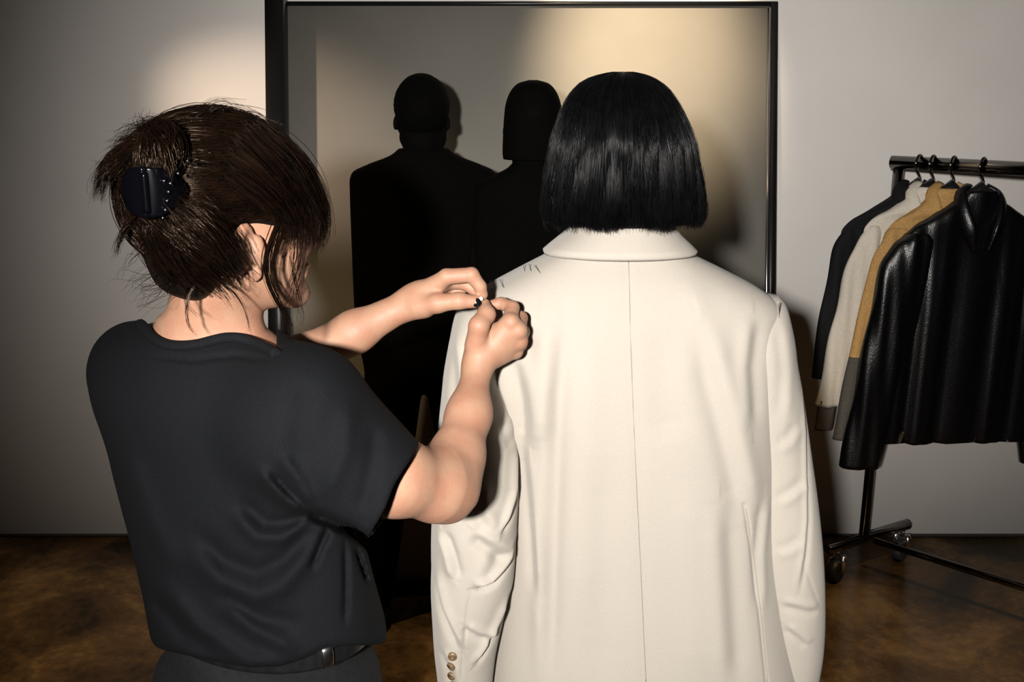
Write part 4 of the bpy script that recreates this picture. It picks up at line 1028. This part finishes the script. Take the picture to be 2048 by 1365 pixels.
# trousers, belt, shoes
def t_tr(p): return np.maximum(np.maximum(t_low(p) - 0.017 + 0.003 * np.sin(p[:, 2] * 60 + p[:, 0] * 40), 0.06 - p[:, 2]), p[:, 2] - 1.02)
v, f = surf(t_tr, (hipx - 0.3, TY - 0.28, 0.02), (hipx + 0.3, TY + 0.3, HIPZ + 0.10), 0.0065); put(G().add(v, f), 'jeans', M['jeans'], tailor)
for e in (-1, 1):
    x = hipx + e * 0.085; y = TY - e * 0.035
    v, f = surf(lambda p: shoe(p, x, y, 0.5) - 0.008, (x - 0.16, y - 0.16, -0.01), (x + 0.2, y + 0.24, 0.18), 0.006); put(G().add(v, f), 'shoe', M['leather'], tailor)
bz = trow(1300, 318, 752, TY, 0.72)
brow = [(bz[0], TY, z_, bz[3] + k_, bz[4] + k_, YAW_T) for z_, k_ in ((1.044, -0.003), (1.040, 0.0), (1.006, 0.001), (1.002, -0.002))]
v, f3, f4 = loft(brow, 160, 20, 2.1, None); belt = put(G().add2(v, f3, f4), 'belt', M['leather'], tailor)
bb = BVHTree.FromPolygons([tuple(x) for x in v], [tuple(x) for x in f4])
h = bb.ray_cast(Vector((0, 0, CAM_H)), Vector(ray(653, 1313))); c = V(*h[0]) if h[0] else at(653, 1313, 1.1); n = V(*h[1]) if h[1] else V(0, -1, 0); n = n if n[1] < 0 else -n
ux = np.cross(V(0, 0, 1), n); ux /= np.linalg.norm(ux); Rk = np.stack([ux, n, V(0, 0, 1)], 1)
g = G(); pts = [Rk @ V(0, 0.003 + 0.0035 * math.cos(a), 0.0135 * math.sin(a)) + c for a in np.linspace(-1.6, 1.6, 9)]
tube_g(g, pts, 0.0075, 14, flat=0.25)
box_g(g, (-0.0075, -0.002, -0.0135), (0.0075, 0.0055, 0.0125), Rk, c); child_fix(put(g, 'belt_keeper', M['steel'], tailor, smooth=False), belt)
# thumb nails
def nail(pts, Ydir, name, size, m=M['nail']):
    c, t, nn = pts
    R = np.stack([t, np.cross(nn, t), nn], 1)
    g = sphere_g(G(), c, 1.0, 12, size, R); return put(g, name, m, tailor)
tdir = K(950, 604, 1.354) - K(918, 602, 1.352); tdir /= np.linalg.norm(tdir)
nn = V(0.10, -0.93, 0.20); nn -= tdir * (nn @ tdir); nn /= np.linalg.norm(nn)
nail((K(953, 606, 1.354) + nn * 0.0068, tdir, nn), None, 'thumb_nail', (0.0065, 0.0068, 0.0026))
t2 = K(969, 609, 1.365) - K(973, 629, 1.350); t2 /= np.linalg.norm(t2); n2 = V(-0.75, -0.60, 0.2); n2 -= t2 * (n2 @ t2); n2 /= np.linalg.norm(n2)
nail((K(969, 608, 1.365) + n2 * 0.0070, t2, n2), None, 'thumb_nail', (0.0058, 0.0055, 0.0018), M['skin'])

# --- hair: cap, strands, wisps
HCl = V(0, -0.020, 0.026); HRd = V(0.086, 0.110, 0.094)       # hair volume in head coordinates
CLIP = V(-0.012, -0.128, 0.024)
def t_cap(p):
    q = (p - TC) @ TR
    d = ell(q, HCl, HRd - 0.005)
    d = smin(d, ell(q, (0.006, -0.060, -0.036), (0.064, 0.044, 0.066)), 0.030)
    # face opening and hairline
    face = ell(q, (0, 0.125, -0.050), (0.105, 0.085, 0.125))
    d = smax(d, -face, 0.012)
    side = ell(np.stack([np.abs(q[:, 0]), q[:, 1], q[:, 2]], 1), (0.092, -0.004, -0.046), (0.046, 0.052, 0.050))
    d = smax(d, -side, 0.010)
    nape = -q[:, 2] - 0.098 - 0.35 * (q[:, 1] + 0.07)
    d = smax(d, nape, 0.015)
    # the knot above the clip
    d = smin(d, ell(p, at(322, 290, 1.105), (0.024, 0.026, 0.026)), 0.02)
    return d
v, f = surf(t_cap, TC - 0.20, TC + 0.20, 0.0032, slack=2.2)
thair = put(G().add(v, f), 'hair', M['browncap'], tailor)
g = G()
def sweep(N, Mn):
    """hairs combed from the hairline back to the clip, over the head"""
    dirs = rng.normal(size=(N * 3, 3)); dirs /= np.linalg.norm(dirs, axis=1)[:, None]
    pos = HCl + dirs * HRd
    m = np.stack([np.abs(pos[:, 0]), pos[:, 1], pos[:, 2]], 1)
    ok = (ell(pos, (0, 0.125, -0.050), (0.105, 0.085, 0.125)) > 0.001) & (ell(m, (0.095, 0.012, -0.062), (0.042, 0.044, 0.052)) > 0.001) & (pos[:, 2] > -0.088)
    dirs = dirs[ok][:N]; n = len(dirs)
    kd = (CLIP - HCl) / HRd; kd = kd / np.linalg.norm(kd)
    K2 = kd + rng.normal(0, 0.16, (n, 3)) * V(1, 0.4, 1.2); K2 /= np.linalg.norm(K2, axis=1)[:, None]
    u = np.linspace(0, 1, Mn)[None, :, None]
    om = np.arccos(np.clip((dirs * K2).sum(1), -0.999, 0.999))[:, None, None]
    D = (np.sin((1 - u) * om) * dirs[:, None] + np.sin(u * om) * K2[:, None]) / np.sin(om)
    lift = rng.normal(0.0, 0.0016, (n, 1, 1)) + 0.0022 * np.sin(np.arctan2(dirs[:, 0], dirs[:, 2])[:, None, None] * 22)
    lift = lift + 0.006 * np.sin(u * np.pi) * (om / 2)
    q = HCl + D * HRd * (1 + lift / 0.1)
    mq = np.stack([np.abs(q[..., 0]), q[..., 1], q[..., 2]], -1)
    bad = (ell(mq.reshape(-1, 3), (0.092, -0.004, -0.046), (0.046, 0.052, 0.050)).reshape(q.shape[:2]) < 0).any(1)
    q = q[~bad]
    return TC + q @ TR.T
S = sweep(6500, 18); strands_g(g, S, rng.uniform(0.00028, 0.00055, len(S)), 0.7)
# nape hairs swept up to the clip
def px_locks(specs):
    for pts, n, sp, r, wv in specs: strands_g(g, lock(pts, n, sp, r, 16, 0.5, wv), rng.uniform(0.6, 1.2, n) * r, 0.3)
YB = 1.115
px_locks([
    # nape, swept up
    ([(372, 560, 1.12), (334, 520, 1.10), (303, 470, 1.09), (298, 420, 1.08)], 220, 0.008, 0.0004, 0.002),
    ([(412, 562, 1.11), (372, 530, 1.085), (335, 480, 1.075), (312, 425, 1.07)], 280, 0.008, 0.0004, 0.002),
    ([(455, 545, 1.10), (420, 510, 1.075), (370, 470, 1.065), (325, 420, 1.07)], 300, 0.010, 0.0004, 0.002),
    ([(470, 525, 1.10), (440, 480, 1.07), (400, 440, 1.06), (340, 405, 1.065)], 260, 0.009, 0.0004, 0.002),
    ([(392, 568, 1.13), (340, 545, 1.12), (306, 500, 1.11), (288, 440, 1.10)], 200, 0.0055, 0.0004, 0.002),
    ([(372, 568, 1.16), (318, 535, 1.15), (292, 490, 1.14), (276, 440, 1.13)], 160, 0.0050, 0.0004, 0.002),
    ([(300, 470, 1.12), (272, 430, 1.12), (258, 390, 1.12), (262, 345, 1.11), (285, 310, 1.11)], 160, 0.0050, 0.0004, 0.002),
    ([(312, 500, 1.15), (278, 450, 1.15), (262, 400, 1.15), (262, 350, 1.14), (282, 310, 1.13)], 140, 0.0050, 0.0004, 0.002),
    # knot and tufts above the clip
    ([(330, 345, 1.07), (346, 305, 1.07), (338, 268, 1.08), (308, 254, 1.09), (290, 272, 1.10), (286, 310, 1.10)], 300, 0.0060, 0.0004, 0.003),
    ([(300, 345, 1.07), (298, 305, 1.07), (312, 268, 1.08), (338, 258, 1.09), (350, 282, 1.10), (344, 330, 1.09)], 300, 0.0060, 0.0004, 0.003),
    ([(330, 330, 1.06), (322, 295, 1.06), (300, 270, 1.07), (290, 255, 1.08), (296, 240, 1.09)], 160, 0.007, 0.0004, 0.003),
    ([(310, 300, 1.09), (270, 290, 1.09), (225, 315, 1.09), (201, 355, 1.09), (194, 400, 1.09)], 150, 0.0042, 0.0004, 0.004),
    ([(305, 315, 1.09), (262, 310, 1.09), (228, 335, 1.09), (206, 368, 1.09), (196, 395, 1.09)], 130, 0.0042, 0.0004, 0.004),
    ([(310, 288, 1.09), (270, 276, 1.09), (240, 288, 1.09), (218, 304, 1.09)], 60, 0.0040, 0.0004, 0.006),
    ([(310, 278, 1.10), (275, 255, 1.10), (245, 262, 1.10), (222, 280, 1.10)], 26, 0.0060, 0.0003, 0.008),
    ([(270, 330, 1.09), (225, 345, 1.09), (205, 340, 1.09), (190, 350, 1.09)], 30, 0.006, 0.0003, 0.006),
    ([(262, 345, 1.09), (240, 370, 1.09), (235, 400, 1.09), (245, 430, 1.09)], 18, 0.003, 0.0003, 0.003),
    ([(275, 425, 1.09), (255, 450, 1.09), (240, 480, 1.09), (232, 515, 1.09)], 40, 0.0028, 0.00035, 0.003),
    ([(300, 430, 1.09), (303, 470, 1.085), (318, 510, 1.09), (345, 552, 1.10)], 110, 0.004, 0.0004, 0.002),
    # fringe and temple hair at the right
    ([(520, 262, 1.16), (590, 310, 1.17), (632, 380, 1.20), (646, 440, 1.22), (630, 505, 1.23)], 200, 0.0060, 0.0004, 0.002),
    ([(500, 270, 1.12), (565, 330, 1.13), (610, 400, 1.16), (625, 450, 1.18), (618, 500, 1.19)], 240, 0.0070, 0.0004, 0.002),
    ([(480, 300, 1.10), (545, 360, 1.11), (585, 420, 1.14), (598, 460, 1.15), (596, 500, 1.16)], 220, 0.0070, 0.0004, 0.002),
    ([(470, 350, 1.09), (530, 400, 1.10), (562, 440, 1.12), (572, 470, 1.135), (570, 500, 1.14)], 160, 0.0060, 0.0004, 0.002),
    ([(560, 280, 1.20), (615, 340, 1.22), (645, 400, 1.24), (652, 450, 1.25), (648, 490, 1.25)], 120, 0.0045, 0.0004, 0.002),
    # side locks in front of the ear
    ([(560, 440, 1.125), (545, 475, 1.125), (532, 520, 1.128), (536, 560, 1.130), (556, 605, 1.135), (576, 640, 1.15), (582, 690, 1.16)], 46, 0.0026, 0.0004, 0.002),
    ([(565, 440, 1.12), (552, 480, 1.12), (545, 530, 1.125), (556, 575, 1.13), (578, 615, 1.14)], 30, 0.0022, 0.00035, 0.002),
    ([(600, 470, 1.15), (598, 520, 1.15), (582, 570, 1.15), (566, 620, 1.15), (560, 690, 1.16)], 16, 0.003, 0.0003, 0.003),
    ([(590, 480, 1.15), (585, 530, 1.15), (596, 580, 1.16), (606, 630, 1.17), (600, 660, 1.17)], 14, 0.003, 0.0003, 0.004),
    ([(612, 480, 1.18), (600, 540, 1.17), (590, 590, 1.17), (604, 640, 1.18)], 10, 0.003, 0.0003, 0.003),
    # wisps on the neck
    ([(400, 560, 1.10), (382, 585, 1.095), (374, 620, 1.09), (380, 655, 1.09), (396, 674, 1.09)], 12, 0.0012, 0.00035, 0.001),
    ([(430, 560, 1.10), (465, 585, 1.10), (490, 625, 1.11), (503, 685, 1.12)], 7, 0.0014, 0.00032, 0.001),
    ([(420, 562, 1.10), (445, 590, 1.095), (460, 620, 1.10)], 6, 0.002, 0.0003, 0.002),
    ([(390, 565, 1.10), (372, 580, 1.10), (376, 610, 1.10), (405, 640, 1.09)], 6, 0.002, 0.0003, 0.002),
    ([(350, 560, 1.11), (315, 575, 1.11), (285, 580, 1.11), (270, 600, 1.12)], 16, 0.006, 0.00028, 0.008),
    ([(350, 565, 1.11), (330, 590, 1.12), (285, 610, 1.12), (275, 630, 1.12)], 14, 0.006, 0.00028, 0.010),
    ([(320, 540, 1.11), (285, 555, 1.11), (250, 570, 1.11), (240, 590, 1.11)], 10, 0.006, 0.00028, 0.008),
    ([(285, 490, 1.10), (260, 520, 1.10), (245, 545, 1.10)], 8, 0.006, 0.00028, 0.006),
    ([(470, 540, 1.10), (480, 560, 1.10), (490, 590, 1.11)], 10, 0.005, 0.00028, 0.004),
    # flyaways on the crown
    ([(400, 235, 1.14), (430, 212, 1.14), (470, 212, 1.15), (510, 226, 1.16)], 22, 0.005, 0.00026, 0.006),
    ([(480, 232, 1.15), (520, 238, 1.16), (560, 262, 1.17), (590, 285, 1.18)], 20, 0.005, 0.00026, 0.006),
])
ts = put(g, 'hair_strands', M['brownhair'], tailor); ts['kind'] = 'stuff'; ts.parent = thair

# --- claw clip
cc = at(292, 385, 1.062)
clip = empty('hair_claw_clip', tuple(cc)); bpy.context.view_layer.update()
def cput(g, name, m, par=None, smooth=True):
    o = g.build(name, m, smooth=smooth); o.data.transform(Matrix.Translation(-Vector(cc))); o.parent = par or clip; return o
# two curved jaws meeting at a hinge spine: each a bowed shell of ribs
sx = at(293, 385, 1.045)
def jaw(e):
    g = G()
    n1, n2 = 18, 12
    U, W_ = np.meshgrid(np.linspace(-1, 1, n1), np.linspace(0, 1, n2), indexing='ij')
    h = 0.0265 * np.sqrt(1 - (0.86 * W_)**2) * U
    ang = W_ * math.radians(88)
    R_ = 0.034 * np.sqrt(np.clip(1 - 0.55 * U**2, 0.05, 1))
    x = e * np.sin(ang) * R_ * (1.05 if e < 0 else 0.88); y = (1 - np.cos(ang)) * R_ * 0.95
    P = np.stack([sx[0] + x, sx[1] + y, sx[2] + h + 0.0 * x], -1)
    v = P.reshape(-1, 3); i = np.arange(n1 - 1)[:, None] * n2; j = np.arange(n2 - 1)[None]
    f = np.stack([i + j, i + j + 1, i + n2 + j + 1, i + n2 + j], -1).reshape(-1, 4)
    g.add(v, f); o = cput(g, 'jaw', M['clip']); s = o.modifiers.new('thickness', 'SOLIDIFY'); s.thickness = 0.004; s.offset = 0
    for k, uu in enumerate(np.linspace(-0.9, 0.9, 7)):
        i = int(round((uu + 1) / 2 * (n1 - 1))); p = P[i, -1]
        g = G(); tube_g(g, smooth_path([P[i, -2], p, p + V(-e * 0.002, 0.010, 0), p + V(-e * 0.010, 0.018, 0)], 10), np.linspace(0.0024, 0.0012, 10), 8); cput(g, 'tooth', M['clip'], o)
    return o
jL, jR = jaw(-1), jaw(1)
g = G(); tube_g(g, [sx + V(0.0, -0.003, z) for z in np.linspace(-0.021, 0.021, 12)], 0.0042, 12); cput(g, 'hinge', M['clip'])
for px, py in [(375, 322), (356, 347), (328, 362), (341, 367), (337, 384), (334, 402), (331, 420), (326, 436)]:
    p = at(px, py, 1.045 if px < 345 else 1.055)
    g = sphere_g(G(), p, 0.0019, 8); cput(g, 'bead', M['bead'])
tag(clip, 'glossy black claw clip holding up the brown hair', 'hair clip')

# ================================================================== PINS
def pin(a, b, head, label, name='dress_pin', m=M['pinsteel'], hm=None):
    t = empty(name, tuple(a)); bpy.context.view_layer.update()
    g = G(); tube_g(g, [a, a + (b - a) * 0.9, b], [0.00042, 0.00042, 0.0002], 8); o = g.build('shaft', m); o.data.transform(Matrix.Translation(-Vector(a))); o.parent = t
    g = sphere_g(G(), a, head, 8); o = g.build('pin_head', hm or m); o.data.transform(Matrix.Translation(-Vector(a))); o.parent = t
    return tag(t, label, 'pin', 'pins stuck along the blazer shoulder')
def spin(p0, p1, label, out=0.0012):
    b = on_blazer(*p1, fb=1.5); a = on_blazer(*p0, fb=float(b[1])); a = at(p0[0], p0[1], min(a[1], b[1] + 0.01) - out); pin(a, b + V(0, 0.003, 0), 0.0008, label)
spin((1047, 530), (1050, 546), 'steel pin leftmost of the three near the blazer collar')
spin((1058, 529), (1063, 547), 'short steel pin in the middle of the three near the blazer collar')
spin((1069, 531), (1085, 553), 'long slanting steel pin, rightmost of the three near the blazer collar')
spin((980, 562), (984, 582), 'upright steel pin right beside the pinching fingertip')
spin((975, 568), (988, 580), 'slanting steel pin crossing the upright one beside the fingertip')
spin((999, 559), (1010, 582), 'slanting steel pin between the fingertip and the three pins by the collar')
spin((1003, 601), (1006, 610), 'tiny steel pin above the lower hand')
pa, pb = K(962, 598, 1.352), K(982, 606, 1.372)
pin(pa, pb, 0.0032, 'white-headed pin held between the fingertips', hm=M['pinwhite'])
